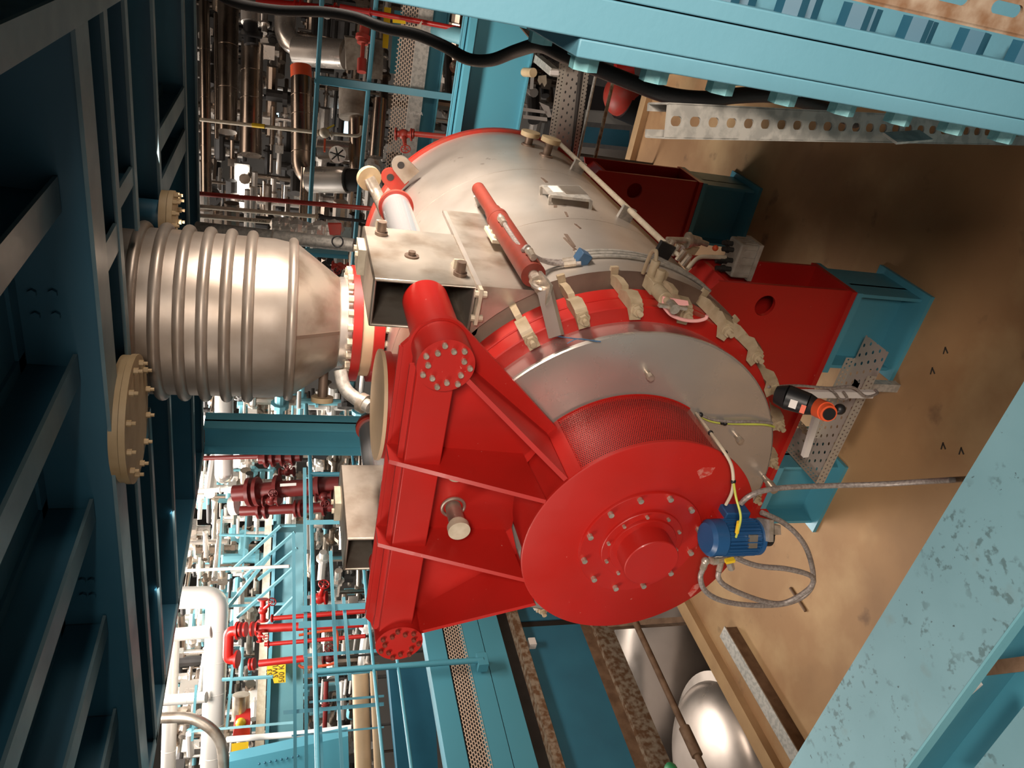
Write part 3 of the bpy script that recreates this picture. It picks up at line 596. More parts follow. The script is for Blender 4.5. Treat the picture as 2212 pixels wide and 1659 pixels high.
# ================================================================== the place: floor, platform overhead, walls
fl = MB(); fl.box((-3.69, -1.2, -2.95), (3.0, 5.95, -2.75)); solo('floor', fl, 'concrete', kind='structure')
b = MB().box((-3.70, -1.2, -3.05), (-3.60, 5.95, -2.70)); solo('trim_1', b, 'concrete_edge', kind='structure')
b = MB().box((-3.60, 5.86, -3.05), (3.0, 5.96, -2.70)); solo('trim_2', b, 'concrete_edge', kind='structure')
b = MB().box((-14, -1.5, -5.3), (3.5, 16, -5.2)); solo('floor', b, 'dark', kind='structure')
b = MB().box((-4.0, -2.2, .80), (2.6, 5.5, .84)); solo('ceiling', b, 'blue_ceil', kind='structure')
b = MB().box((-14, 15.9, -5.3), (3.5, 16, 4.5)); solo('wall_back', b, 'hall_wall', kind='structure')
b = MB().box((-14.1, -1.5, -5.3), (-14, 16, 4.5)); solo('wall_left', b, 'hall_wall', kind='structure')
b = MB().box((3.4, -1.5, -5.3), (3.5, 16, 4.5)); solo('wall_right', b, 'dark_void', kind='structure')
# overhead beams: webs and flanges are parts so that undersides painted paler for the light on them stay with their beam
def beam(p, q, bot, dep, wid, label, name='ceiling_beam', m='blue_ceil', mf='blue_lit', group=None):
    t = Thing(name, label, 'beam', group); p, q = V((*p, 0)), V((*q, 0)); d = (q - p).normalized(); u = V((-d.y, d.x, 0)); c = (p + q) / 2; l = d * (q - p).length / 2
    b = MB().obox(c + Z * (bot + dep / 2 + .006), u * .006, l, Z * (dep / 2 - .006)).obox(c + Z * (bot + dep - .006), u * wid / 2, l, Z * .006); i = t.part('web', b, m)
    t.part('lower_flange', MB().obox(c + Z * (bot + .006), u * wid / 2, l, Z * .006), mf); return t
XR = -.33
beam((-.365, -2.1), (-.365, 5.4), .535, .265, .085, 'dark blue main ceiling beam cutting across the corner above the light blue column')
for (yy, wid, lab) in ((2.47, .15, 'wide dark blue ceiling beam crossing just in front of the bellows top'), (2.78, .055, 'narrow dark blue ceiling beam directly behind the widest crossing beam'),
                       (3.72, .05, 'dark blue ceiling beam passing behind the top of the bellows'), (4.74, .06, 'dark blue ceiling beam one before the far platform edge'), (5.32, .05, 'dark blue beam along the far edge of the platform')):
    t = beam((-4.0, yy), (-.41, yy), .54, .26, wid, lab)
    if wid > .1:
        for x, y in ((70, 632), (115, 632), (78, 680), (122, 680), (178, 1252), (198, 1252), (180, 1284), (200, 1284)): c = at(x, y, Y=2.462); t.part('bolt', MB().hexb(c, -Y, .014, .012), 'blue_ceil')
beam((-1.24, 3.12), (-.41, 3.12), .54, .26, .05, 'short dark blue ceiling beam ending at the right side of the bellows')
beam((-4.0, 3.12), (-2.10, 3.12), .54, .26, .05, 'short dark blue ceiling beam ending at the left side of the bellows')
beam((-3.98, 2.55), (-3.98, 5.42), .54, .26, .06, 'dark blue beam along the left edge of the platform')
js = ['nearest to the light blue column', 'second from the light blue column', 'ending above the blind flange', 'left of the blind flange', 'farthest left from the bellows']
for k, xx in enumerate((-.89, -1.49, -2.11, -2.73, -3.33)):
    beam((xx, -2.0), (xx, 2.455), .635, .165, .11, 'dark blue joist running back to the wide crossing beam, ' + js[k], 'ceiling_joist')
for xa, y0, y1, wd, lab in ((-1.07, 3.76, 4.70, .10, 'short blue joist between the two farthest beams, nearer the column'), (-1.31, 3.76, 4.70, .12, 'short blue joist between the two farthest beams, nearer the bellows'), (-1.02, 2.82, 3.09, .07, 'short blue joist right of the bellows top'), (-1.13, 2.55, 2.75, .10, 'short blue joist behind the wide crossing beam'), (-2.17, 2.82, 3.09, .08, 'short blue joist left of the bellows top')):
    beam((xa, y0), (xa, y1), .545, .12, wd, lab, 'ceiling_joist')
# blind flanges under the platform
def blind(c, r, label):
    t = Thing('blind_flange', label, 'pipe flange'); c = V(c)
    t.part('cover', MB().cyl(c, c + Z * .022, r, n=48), 'beige_dark'); t.part('flange', MB().cyl(c + Z * .024, c + Z * .055, r * .98, n=48), 'beige_dark'); t.part('neck', MB().cyl(c + Z * .055, V((c.x, c.y, .80)), r * .6, n=32), 'blue_ceil')
    for k in range(12):
        a = 2 * math.pi * k / 12; e = c + V((r * .86 * math.cos(a), r * .86 * math.sin(a), 0)); t.part('bolt', MB().hexb(e, -Z, .012, .016).cyl(e - Z * .016, e - Z * .03, .007, n=8), 'beige_dark')
blind((-1.80, 2.615, .498), .245, 'big beige blind flange hanging under the platform at left of bellows')
blind(at(378, 470, Z=.47), .12, 'small beige blind flange hanging under the platform at right of bellows')
# ---- light blue column beside the eye
cl = Thing('steel_column', 'light blue bolted steel column, close by, cutting across the corner beside the galvanised strut', 'column')
y0 = .925; zt, zb = .80, -2.75; zs = -.325
cl.part('outer_flange', MB().box((-.0822, y0, zb), (-.0375, y0 + .30, zt)), 'blue_column', bev=.002)
cl.part('splice_plate', MB().box((-.104, y0 + .002, zb + .5), (-.0831, y0 + .298, zs)), 'blue_column', bev=.002)
cl.part('inner_splice_plate', MB().box((-.036, y0 + .001, zb + .5), (-.015, y0 + .13, zs + .25)), 'blue_column', bev=.002)
cl.part('web', MB().box((-.0375, y0 + .14, zb), (.22, y0 + .155, zt)), 'blue_column')
cl.part('inner_flange', MB().box((.22, y0, zb), (.265, y0 + .30, zt)), 'blue_column')
for k in range(14):
    z = -.352 - .0975 * k
    if z < -2.1: break
    for yy in (y0 + .045, y0 + .25):
        cl.part('bolt', MB().hexb((-.104, yy, z), -X, .0185, .018).cyl((-.104, yy, z), (-.107, yy, z), .023), 'blue_bolt')
    cl.part('nut', MB().hexb((-.015, y0 + .05, z + .03), X, .020, .028), 'blue_ceil'); cl.part('nut', MB().hexb((-.015, y0 + .10, z + .075), X, .020, .028), 'blue_ceil')
cl.part('base_plate', MB().box((-.16, y0 - .08, zb), (.34, y0 + .38, zb + .03)), 'blue_column')
# galvanised strut leaning beside the column
def strut(name, p, d, n, w, dp, label, m='galv', up=None, cat='strut', pitch=.05):
    t = Thing(name, label, cat); p, d = V(p), V(d).normalized(); u = d.cross(V(up)).normalized(); v = u.cross(d); L = n * pitch
    b = MB().slotted(p - v * 0, d, u, n, pitch, w, pitch * .58, w * .30, .0025)
    b.obox(p + d * L / 2 + u * w / 2 - v * dp / 2, d * L / 2, u * .00125, v * dp / 2); b.obox(p + d * L / 2 - u * w / 2 - v * dp / 2, d * L / 2, u * .00125, v * dp / 2)
    for s in (-1, 1): b.obox(p + d * L / 2 + u * s * (w / 2 - .005) - v * dp, d * L / 2, u * .005, v * .0015)
    t.part('channel', b, m); return t
P0 = atd(1440, 261, 1.01); sd = V((.038, .282, -.958))
strut('slotted_strut', P0, sd, 46, .0433, .04, 'galvanised slotted channel strut leaning just under the light blue column', up=-ray(1440, 261).normalized(), pitch=.0345)
P1 = atd(2050, -10, .55) + Z * .22
strut('slotted_strut', P1, V((0, 0, -1)), 12, .030, .025, 'rust stained slotted strut in the corner beyond the column nuts', 'galv_rust', up=-ray(2050, -10).normalized())
b = MB().bar(atd(1922, 299, 1.22), atd(2000, 293, 1.27), .004, .03); solo('metal_offcut', b, 'galv', 'thin flat galvanised offcut stuck behind the leaning slotted strut', 'metal strip')
# ---- blue footbeam with boot marks at the eye's feet
fb = Thing('foot_beam', 'light blue beam flange covered in dark boot marks at the lower corner', 'beam')
fb.part('top_flange', MB().box((-3.2, .858, -1.622), (.9, 1.135, -1.60)), 'footplate'); fb.part('web', MB().box((-3.2, .99, -2.0), (.9, 1.003, -1.622)), 'blue'); fb.part('lower_flange', MB().box((-3.2, .858, -2.022), (.9, 1.135, -2.0)), 'blue')
fb.part('edge_strip', MB().box((-3.2, .852, -1.63), (.9, .858, -1.598)), 'blue_pale')
b = MB().box((-3.2, .55, -1.93), (.9, .845, -1.91)); solo('walkway_plate', b, 'blue_pale', 'clean bright blue plate below the near edge of the boot marked beam', 'plate')
b = MB().prism([at(2108, 1668, Z=-1.86), at(2232, 1514, Z=-1.86), at(2260, 1660, Z=-1.86), at(2230, 1700, Z=-1.86)], (0, 0, .02)); solo('worn_plate', b, 'footplate', 'grey worn plate in the very corner beyond the bright blue plate', 'plate')
t = Thing('channel_offcut', 'short dark galvanised channel end lying across the bright blue plate', 'strut')
p, q = at(2124, 1445, Z=-1.80), at(2260, 1428, Z=-1.80); t.part('channel', MB().bar(p, q, .034, .035, up=Z), 'rust'); t.part('end_strip', MB().bar(at(2118, 1475, Z=-1.82), at(2085, 1504, Z=-1.82), .012, .008, up=Z), 'white')
# ---- pedestals under the saddles
def pedestal(cx, y0, y1, label):
    t = Thing('pedestal', label, 'pedestal'); w = .185; zt, zb = -2.36, -2.75
    t.part('top_plate', MB().box((cx - w - .012, y0 - .025, zt - .028), (cx + w + .012, y1 + .025, zt)), 'blue'); t.part('base_plate', MB().box((cx - w - .03, y0 - .04, zb), (cx + w + .03, y1 + .04, zb + .02)), 'blue')
    b = MB().box((cx - w, y0 + .10, zb + .02), (cx + w, y0 + .115, zt - .028)); i = t.part('web', b, 'blue')
    for s in (-1, 1): t.part('flange', MB().box((cx + s * w, y0, zb + .02), (cx + s * (w - .015), y1, zt - .028)), 'blue')
pedestal(VX + .47, 2.55, 2.83, 'blue steel pedestal under the right end of the front red saddle')
pedestal(VX - .47, 2.55, 2.83, 'blue steel pedestal under the left end of the front red saddle')
pedestal(VX + .47, 4.06, 4.34, 'blue steel pedestal in the dark under the rear red saddle')
# ---- motor pump unit on the drum
mo = Thing('pump_motor', 'small blue electric motor with pump fixed to the lower edge of the red drum', 'motor')
mc = V((-1.585, 1.672, 0)); zt = at(1548, 1130, Y=1.60).z
zt = -1.395; r = .062
mo.part('fan_cover', MB().lathe(mc, Z, [(0, zt), (.050, zt), (.062, zt - .012), (.064, zt - .055), (.060, zt - .06)], 40), 'motor_blue')
i = mo.part('motor_body', MB().cyl(mc + Z * (zt - .06), mc + Z * (zt - .185), .053, n=32).cyl(mc + Z * (zt - .185), mc + Z * (zt - .20), .063, n=32), 'motor_blue')
b = MB()
for k in range(28):
    a = 2 * math.pi * k / 28; e = V((math.cos(a), math.sin(a), 0)); b.obox(mc + e * .057 + Z * (zt - .12), e * .007, Z.cross(e) * .0018, Z * .060)
mo.part('cooling_fin', b, 'motor_blue', under=i)
tb = V((.045, -.052, 0)); mo.part('terminal_box', MB().box((mc.x + .0, mc.y + .035, zt - .17), (mc.x + .075, mc.y + .09, zt - .075)), 'motor_blue', bev=.004)
nv = V((-.35, -.94, 0)).normalized(); nu = Z.cross(nv) * -1
b = MB().obox(mc + V((.028, -.052, zt - .145)), V((.02, .010, 0)), V((.002, -.004, 0)), Z * .016); mo.part('rating_plate', b, 'steel_dull', under=i)
b = MB().obox(mc + V((.052, -.022, zt - .20)), V((.03, .02, 0)), V((-.02, .03, 0)), Z * .008); b.obox(mc + V((.062, -.03, zt - .225)), V((.012, .01, 0)), V((-.012, .02, 0)), Z * .012); mo.part('mounting_foot', b, 'fitting')
# paper label wrapped on the fan cover
lu = V((.82, -.57, 0)).normalized(); ln = V((-.57, -.82, 0)).normalized(); lc = mc + ln * .0655 + Z * (zt - .037)
b = MB(); angs = [math.radians(200 + 11 * k) for k in range(5)]; ps = [mc + V((math.cos(a) * .0652, math.sin(a) * .0652, 0)) for a in angs]
b.add([p + Z * (zt - .05) for p in ps] + [p + Z * (zt - .022) for p in ps], [(k, k + 1, k + 6, k + 5) for k in range(4)]); il = mo.part('paper_label', b, 'white')
mid = mc + V((math.cos(math.radians(222)), math.sin(math.radians(222)), 0)) * .066; tg = V((-math.sin(math.radians(222)), math.cos(math.radians(222)), 0))
mo.part('label_text', text('FT  CE', mid - tg * .021 + Z * (zt - .042), tg, Z, .016), 'ink', under=il)
mo.part('pump_housing', MB().cyl(mc + Z * (zt - .20), mc + Z * (zt - .25), .034, n=24).box((mc.x - .03, mc.y - .0, zt - .275), (mc.x + .03, mc.y + .085, zt - .215)), 'black')
q0, q1 = at(1560, 1218, Y=1.66), at(1528, 1218, Y=1.655)
b = MB().bar(mc + Z * (zt - .245), at(1566, 1210, Y=1.665), .03, .03).cyl(at(1566, 1206, Y=1.665), at(1536, 1210, Y=1.655), .015, n=8).cyl(at(1548, 1208, Y=1.66), at(1540, 1209, Y=1.66), .020, n=6).sph(at(1524, 1212, Y=1.652), .015).cyl(at(1524, 1212, Y=1.652), at(1518, 1228, Y=1.652), .012, n=8).cyl(at(1558, 1212, Y=1.66), at(1553, 1232, Y=1.655), .011, n=8).cyl(at(1572, 1205, Y=1.665), at(1580, 1228, Y=1.66), .013, n=8)
mo.part('pump_fitting', b, 'fitting'); b = MB().bar(at(1567, 1213, Y=1.635), at(1586, 1209, Y=1.635), .016, .012); mo.part('valve_lever', b, 'yellow')
b = MB().box((mc.x - .05, 1.70, zt - .27), (mc.x + .05, 1.757, zt - .05)); mo.part('mounting_block', b, 'red')
def hose(name, px, r, m, label, cat='hose', solo_=True, n=10):
    b = MB().tube([at(x, y, Y=yy) for x, y, yy in px], r, n); return solo(name, b, m, label, cat)
hose('drain_hose', [(1518, 1230, 1.652), (1513, 1247, 1.645), (1520, 1272, 1.64), (1545, 1292, 1.64), (1590, 1304, 1.645), (1650, 1308, 1.65), (1700, 1303, 1.66), (1738, 1286, 1.665), (1757, 1255, 1.67), (1748, 1200, 1.675), (1726, 1160, 1.68), (1690, 1128, 1.69), (1645, 1107, 1.70)], .0095, 'hose_braid', 'braided clear hose making the outermost loop from the pump fitting down to right')
hose('drain_hose', [(1553, 1234, 1.655), (1552, 1248, 1.65), (1565, 1264, 1.648), (1600, 1282, 1.65), (1650, 1299, 1.655), (1690, 1303, 1.65), (1730, 1285, 1.64), (1755, 1262, 1.635), (1750, 1243, 1.635), (1700, 1229, 1.64), (1640, 1223, 1.645), (1596, 1208, 1.65), (1570, 1190, 1.655), (1560, 1175, 1.66)], .0095, 'hose_braid', 'braided clear hose looping closed below the motor, inside the larger loop')
b = MB().tube([at(1600, 1088, Y=1.715), at(1618, 1072, Y=1.71), at(1650, 1060, Y=1.715), at(1700, 1053, Y=1.73), at(1800, 1049, Y=1.72), at(1900, 1046, Y=1.66), at(2000, 1040, Y=1.55), at(2068, 1036, Y=1.46), at(2120, 1031, Z=-2.45), at(2190, 1020, Z=-2.738)], .0095, 10); solo('drain_hose', b, 'hose_braid', 'braided clear hose running straight from the motor to the boot marked beam', 'hose')
b = MB().tube([at(1568, 1090, Y=1.70), at(1580, 1066, Y=1.69), at(1584, 1040, Y=1.69), at(1580, 1005, Y=1.70), at(1562, 972, Y=1.72), at(1535, 935, Y=1.83), at(1504, 893, Y=2.02)], .0055, 8); t = Thing('motor_cable', 'pale cable strapped along the edge of the red drum guard to the motor', 'cable'); t.part('cable', b, 'cream')
for x, y, yy in ((1584, 1040, 1.69), (1566, 978, 1.715), (1535, 935, 1.83)): t.part('cable_tie', MB().sph(at(x, y, Y=yy), .009), 'black')
b = MB().tube([at(1590, 1160, Y=1.615), at(1600, 1118, Y=1.60), at(1590, 1075, Y=1.64), at(1585, 1045, Y=1.68)], .004, 8); t = Thing('earth_wire', 'yellow green earth wire bent down onto the blue motor side', 'wire'); t.part('wire', b, 'cable_yellow'); t.part('wire_end', MB().cyl(at(1592, 1150, Y=1.612), at(1596, 1128, Y=1.605), .007), 'yellow')
b = MB().tube([at(1504, 893, Y=2.03), at(1530, 908, Y=2.035), at(1562, 914, Y=2.03), at(1610, 916, Y=2.03), at(1650, 917, Y=2.03), at(1672, 922, Y=2.05)], .0045, 8); t = Thing('earth_cable', 'green and yellow earth cable crossing the lower part of the steel door', 'cable'); t.part('cable', b, 'cable_yellow')
b = MB().tube([at(1504, 892, Y=2.03), at(1535, 905, Y=2.03), at(1575, 911, Y=2.025), at(1630, 911, Y=2.025), at(1668, 914, Y=2.04)], .0055, 8); t.part('second_cable', b, 'hose_braid')
for x, y in ((1513, 896), (1560, 912), (1566, 914)): t.part('cable_tie', MB().sph(at(x, y, Y=2.03), .010), 'black')
# ---- cable tray and the black and red grip under the door
ct = Thing('cable_tray', 'L shaped perforated galvanised cable tray low in front of the red saddle', 'cable tray')
zt_ = -2.52
A, B_, C_ = at(1894, 835, Z=zt_), at(1752, 1046, Z=zt_), at(1690, 972, Z=zt_)
yb = B_.y
b = sheet((-1.93, yb - .07, zt_), X, Y, .72, .16); ct.part('tray_floor', b, 'tray_perf')
b = sheet((-1.93, yb - .07, zt_), X, Z, .60, .05); ct.part('tray_side', b, 'tray_dense'); b = sheet((-1.78, yb + .09, zt_), X, Z, .45, .05); ct.part('tray_side', b, 'tray_dense')
b = sheet((-1.93, yb + .091, zt_ + .001), Y, X, .39, .15); ct.part('tray_floor', b, 'tray_perf'); b = sheet((-1.93, yb - .07, zt_), Y, Z, .55, .05); ct.part('tray_side', b, 'tray_dense'); b = sheet((-1.78, yb + .09, zt_), Y, Z, .39, .05); ct.part('tray_side', b, 'tray_dense')
ct.part('support_leg', MB().box((-1.88, yb + .2, -2.75), (-1.84, yb + .24, zt_)), 'galv'); ct.part('support_leg', MB().box((-1.45, yb - .0, -2.75), (-1.41, yb + .04, zt_)), 'galv')
p, q = at(1720, 850, Y=2.24), at(1885, 851, Y=2.24)
t = Thing('support_bar', 'white edged support bar wrapped with thin green cable in front of the saddle', 'bar'); t.part('bar', MB().bar(p, q, .03, .022, up=Y), 'white'); t.part('brace', MB().bar(at(1765, 895, Y=2.30), at(1738, 985, Y=2.30), .022, .026), 'white')
b = MB().tube([at(1660, 836, Y=2.1), at(1720, 833, Y=2.2), at(1790, 838, Y=2.21), at(1840, 836, Y=2.21), at(1870, 856, Y=2.2), at(1895, 850, Y=2.22), at(1890, 842, Y=2.25)], .0055, 8).tube([at(1790, 838, Y=2.21), at(1805, 850, Y=2.2), at(1815, 862, Y=2.2), at(1830, 860, Y=2.2), at(1822, 846, Y=2.2)], .0045, 8); t.part('cable', b, 'hose_braid')
gr = Thing('pendant_grip', 'black and red pendant handle with round knob below the door edge', 'handle')
p = [atd(x, y, D) for x, y, D in ((1676, 852, 2.62), (1700, 858, 2.60), (1745, 873, 2.57), (1765, 880, 2.56))]; dd = (p[3] - p[0]).normalized()
gr.part('body', MB().cyl(p[0], p[1], .030, r2=.043, n=24).cyl(p[1], p[2], .043, r2=.038, n=24).cyl(p[2], p[3], .038, r2=.028, n=24), 'black')
k0 = atd(1785, 889, 2.50); fc = (-ray(1785, 889)).normalized(); fc = (fc + V((-.3, 0, -.5))).normalized()
gr.part('red_collar', MB().cyl(p[3], k0, .032, n=24).cyl(k0 - fc * .02, k0 + fc * .018, .028, n=28), 'orange'); gr.part('button', MB().cyl(k0 + fc * .018, k0 + fc * .024, .021, n=24), 'black')
gr.part('knob', MB().cyl(k0, atd(1810, 884, 2.53), .010).sph(atd(1814, 884, 2.53), .019), 'black')
lf = (-ray(1712, 872)).normalized(); u = dd; v = lf.cross(u)
c = atd(1713, 873, 2.55); gr.part('sticker', MB().obox(c, u * .012, v * .014, lf * .0015), 'white'); c = atd(1734, 884, 2.53); gr.part('red_tab', MB().obox(c, u * .008, v * .014, lf * .0015), 'orange')
# ---- loose bits on the concrete
t = Thing('floor_channel', 'long straight steel channel lying on the concrete beside the floor edge', 'channel'); t.part('channel', MB().box((-3.40, 1.2, -2.75), (-3.32, 2.72, -2.67)), 'rust'); t.part('top_face', MB().box((-3.405, 1.2, -2.672), (-3.315, 2.725, -2.665)), 'galv')
b = MB().cyl(at(1707, 1270, Z=-2.742), at(1740, 1320, Z=-2.742), .008); solo('steel_pin', b, 'rust', 'short brown steel pin lying alone on the concrete inside the hose loop shadow', 'pin')
for k, (x, y) in enumerate(((2040, 757), (2012, 801), (2035, 963), (2074, 974))):
    c = at(x, y, Z=-2.749); b = MB().obox(c, V((.016, .004, 0)), V((-.001, .0025, 0)), Z * .001).obox(c + V((.005, -.010, 0)), V((.007, .012, 0)), V((.0025, -.0015, 0)), Z * .001)
    solo('floor_mark', b, 'ink', 'small black V mark on the concrete, ' + ('nearest the dark shadow', 'just right of the blue pedestal', 'upper of the pair near the boot marked beam', 'closest to the boot marked beam')[k], 'mark')
# ---- black hose across the top, in front of the pipes
b = MB().tube([atd(x, y, D) for x, y, D in ((440, -40, 2.3), (500, 3, 2.25), (600, 22, 2.2), (700, 26, 2.1), (770, 38, 2.05), (830, 60, 2.0), (900, 75, 1.95), (960, 100, 1.9), (1010, 127, 1.85), (1060, 130, 1.8), (1115, 110, 1.72), (1165, 98, 1.6), (1215, 118, 1.5), (1290, 148, 1.45), (1370, 180, 1.42), (1440, 205, 1.4), (1520, 214, 1.4), (1600, 206, 1.42), (1680, 206, 1.45), (1760, 225, 1.5), (1850, 262, 1.6))], .0145, 12); solo('black_hose', b, 'rubber', 'thick black rubber hose snaking across behind the light blue column', 'hose')
b = MB().tube([atd(x, y, 1.62) for x, y in ((1150, 62), (1185, 78), (1220, 92), (1226, 120), (1160, 92))], .02, 8, closed=False); solo('beam_bracket', MB().prism([atd(1128, 62, 1.9), atd(1218, 86, 1.9), atd(1214, 128, 1.9), atd(1160, 100, 1.9)], (0, .03, .0)), 'galv_rust', 'brown bracket plate wedged between black hose and light blue column', 'bracket')
# ================================================================== left walkway along X = -4.3
WX = -4.30
t = Thing('walkway_beam', 'long blue edge beam of the left walkway, split by a thin slit', 'beam'); t.part('upper_plate', MB().box((WX - .2, .6, -1.475), (WX, 6.6, -1.335)), 'blue'); t.part('lower_plate', MB().box((WX - .2, .6, -1.63), (WX, 6.6, -1.481)), 'blue'); t.part('slit_filler', MB().box((WX - .2, .6, -1.482), (WX - .006, 6.6, -1.474)), 'black')
solo('walkway_channel', MB().box((WX - .12, .6, -1.205), (WX - .01, 6.6, -1.07)), 'blue', 'flat blue channel just above the tan mesh strip of the left walkway', 'channel')
b = sheet((WX + .004, .6, -1.345), Y, Z, 6.0, .135); solo('toe_mesh', b, 'mesh_tan', 'long tan expanded metal mesh toe strip on the left walkway', 'mesh strip')
solo('mesh_shade', MB().box((WX - .05, .6, -1.345), (WX - .04, 6.6, -1.205)), 'dark', 'dark strip standing in for shade behind the tan mesh of the left walkway', 'strip')  # added dark strip in place of the shade behind the mesh
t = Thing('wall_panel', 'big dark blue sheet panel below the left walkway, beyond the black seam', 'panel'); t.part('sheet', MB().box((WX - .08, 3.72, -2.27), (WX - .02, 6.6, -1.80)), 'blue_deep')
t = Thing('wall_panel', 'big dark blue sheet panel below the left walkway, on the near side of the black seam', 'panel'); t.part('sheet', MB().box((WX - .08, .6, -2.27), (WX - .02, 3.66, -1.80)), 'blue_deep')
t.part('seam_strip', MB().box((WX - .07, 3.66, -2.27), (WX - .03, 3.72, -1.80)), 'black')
solo('galvanised_rail', MB().box((WX - .06, .6, -1.79), (WX + .03, 6.6, -1.73)), 'galv_rust', 'dirty galvanised rail between the blue walkway beam and the dark blue panels', 'rail')
solo('gap_shade', MB().box((WX - .10, .6, -1.80), (WX - .06, 6.6, -1.63)), 'dark', 'dark strip standing in for the shaded gap under the blue walkway beam', 'strip')  # shade of the gap drawn as a dark strip
t = Thing('rusty_beam', 'tan and brown rusty beam along the bottom of the dark blue panels', 'beam'); t.part('upper_edge', MB().box((WX - .10, .6, -2.35), (WX - .02, 6.6, -2.27)), 'rust'); t.part('side', MB().box((WX - .06, .6, -2.50), (WX + .02, 6.6, -2.35)), 'galv_rust')
solo('panel_bracket', MB().box((WX - .02, 3.46, -1.86), (WX + .03, 3.52, -1.81)), 'white', 'small white block on the dirty galvanised rail above the blue panel', 'block')
pz = at(1440, 1490, X=-4.0); p, q = at(1366, 1340, X=-4.0), at(1540, 1700, X=-4.0)
t = Thing('brown_pipe', 'rusty brown pipe with a coupling, running over the silver domed tank', 'pipe'); t.part('pipe', MB().cyl((-4.0, 1.6, pz.z), (-4.0, 5.6, pz.z), .022, n=16), 'rust'); c = at(1492, 1600, X=-4.0); t.part('coupling', MB().cyl((-4.0, c.y - .10, pz.z), (-4.0, c.y + .09, pz.z), .036, n=16), 'rust')
t = Thing('brown_strut', 'brown steel strut bridging from the rusty beam to the concrete floor edge', 'strut'); t.part('strut', MB().bar(at(1318, 1352, X=-4.2), at(1500, 1340, X=-3.70), .06, .04, up=Y), 'rust')
# guard rail and hooped ladder cage by the walkway
def vbar(y, x0, x1, D, wpx, thick=.012):
    """upright flat bar: image row y, from x0 (top) to x1 (foot), wpx wide"""
    p = atd((x0 + x1) / 2, y, D); k = ray((x0 + x1) / 2, y); a = at(x0, y, X=p.x) if abs(k.x) > abs(k.y) else at(x0, y, Y=p.y); c = at(x1, y, X=p.x) if abs(k.x) > abs(k.y) else at(x1, y, Y=p.y)
    w_ = wpx * D / F; f = V((-p.y, p.x, 0)).normalized(); o = (a + c) / 2; return MB().obox(V((p.x, p.y, o.z)), f * w_ / 2, V((p.x, p.y, 0)).normalized() * thick / 2, Z * abs(a.z - c.z) / 2)
gx = -4.22
zr = at(676, 1250, X=gx).z; zm = at(808, 1450, X=gx).z; zl = at(868, 1500, X=gx).z
g = Thing('guard_rail', 'blue tubular guard rail of the left walkway, nearest to the red carrier', 'guard rail')
for z_, r_ in ((zr, .0165), (zm, .011), (zl, .011)): g.part('rail', MB().cyl((gx, .8, z_), (gx, 6.2, z_), r_, n=12), 'blue')
for yy in (at(870, 1438, X=gx).y, 1.9, 5.35):
    i = g.part('post', MB().cyl((gx, yy, zr), (gx, yy, -1.42), .020, n=12), 'blue'); g.part('foot_bracket', MB().box((gx - .06, yy - .05, -1.45), (gx + .015, yy + .05, -1.38)), 'blue', under=i)
g = Thing('ladder_cage', 'blue hooped ladder cage of flat bars left of the grey slide box', 'ladder cage')
for y, x0, x1, wp in ((1128, 662, 738, 10), (1312, 650, 792, 13), (1346, 645, 796, 14), (1410, 655, 838, 7), (1455, 655, 800, 8), (1510, 668, 830, 5), (1530, 612, 830, 8), (1580, 630, 830, 4)):
    g.part('flat_bar', vbar(y, x0, x1, 5.6, wp), 'blue')
for x, ya, yb_ in ((658, 1010, 1690), (634, 1150, 1690), (714, 1190, 1480), (742, 1290, 1470), (727, 1440, 1690), (692, 1570, 1690)):
    g.part('hoop_rail', MB().bar(atd(x, ya, 5.7), atd(x + (4 if x < 700 else 14), yb_, 5.4), .014, .024), 'blue')
# blue corner column of the platform, rails behind
t = Thing('steel_column', 'blue H section column holding the platform corner, left of the bellows', 'column')
cx, cy = -3.865, 5.43; t.part('web', MB().box((cx - .13, cy - .01, -2.75), (cx + .13, cy + .01, .54)), 'blue'); t.part('flange', MB().box((cx - .13, cy - .11, -2.75), (cx - .115, cy + .11, .54)), 'blue'); t.part('flange', MB().box((cx + .115, cy - .11, -2.75), (cx + .13, cy + .11, .54)), 'blue')
# ---- lower level: domed tank, shell, frame
tk = Thing('domed_tank', 'silver domed tank top down below the left floor edge', 'tank')
tcn = atd(1560, 1668, 5.6); rr = .70
tk.part('dome', MB().lathe(tcn, Z, [(.002, .22)] + [(rr * .9 * math.sin(math.radians(a)), .22 * math.cos(math.radians(a))) for a in range(6, 91, 6)], 64), 'tank_steel'); tk.part('rim', MB().lathe(tcn, Z, [(rr * .88, 0), (rr, -.005), (rr, -.03), (rr * .985, -.03), (rr * .985, -1.2)], 64), 'tank_steel')
tk2 = atd(1412, 1400, 7.2); solo('silver_vessel', MB().cyl(tk2 + V((.9, .3, -.15)), tk2 + V((-1.2, -.6, -.15)), .55, n=48), 'tank_steel', 'large silver clad vessel lying behind the blue frame below the floor edge', 'vessel')
f = Thing('steel_trestle', 'blue rectangular steel frame in the gap below the red drum', 'frame')
q = lambda x, y: atd(x, y, 6.9)
for a, c, wd in (((1425, 1380), (1520, 1375), .05), ((1425, 1420), (1545, 1412), .09), ((1428, 1380), (1432, 1420), .06)): f.part('bar', MB().bar(q(*a), q(*c), wd, .05), 'blue')
f.part('loop_rail', MB().tube([q(1468, 1318), q(1445, 1330), q(1424, 1352), q(1428, 1375)], .014, 8), 'blue'); f.part('loop_rail', MB().tube([q(1425, 1425), q(1428, 1448), q(1440, 1457), q(1500, 1453), q(1530, 1440), q(1540, 1420)], .016, 8), 'blue')
solo('tube_rail', MB().cyl(q(1402, 1338), q(1432, 1396), .018, n=12), 'white', 'pale thin tube slanting beside the blue frame under the drum', 'tube')
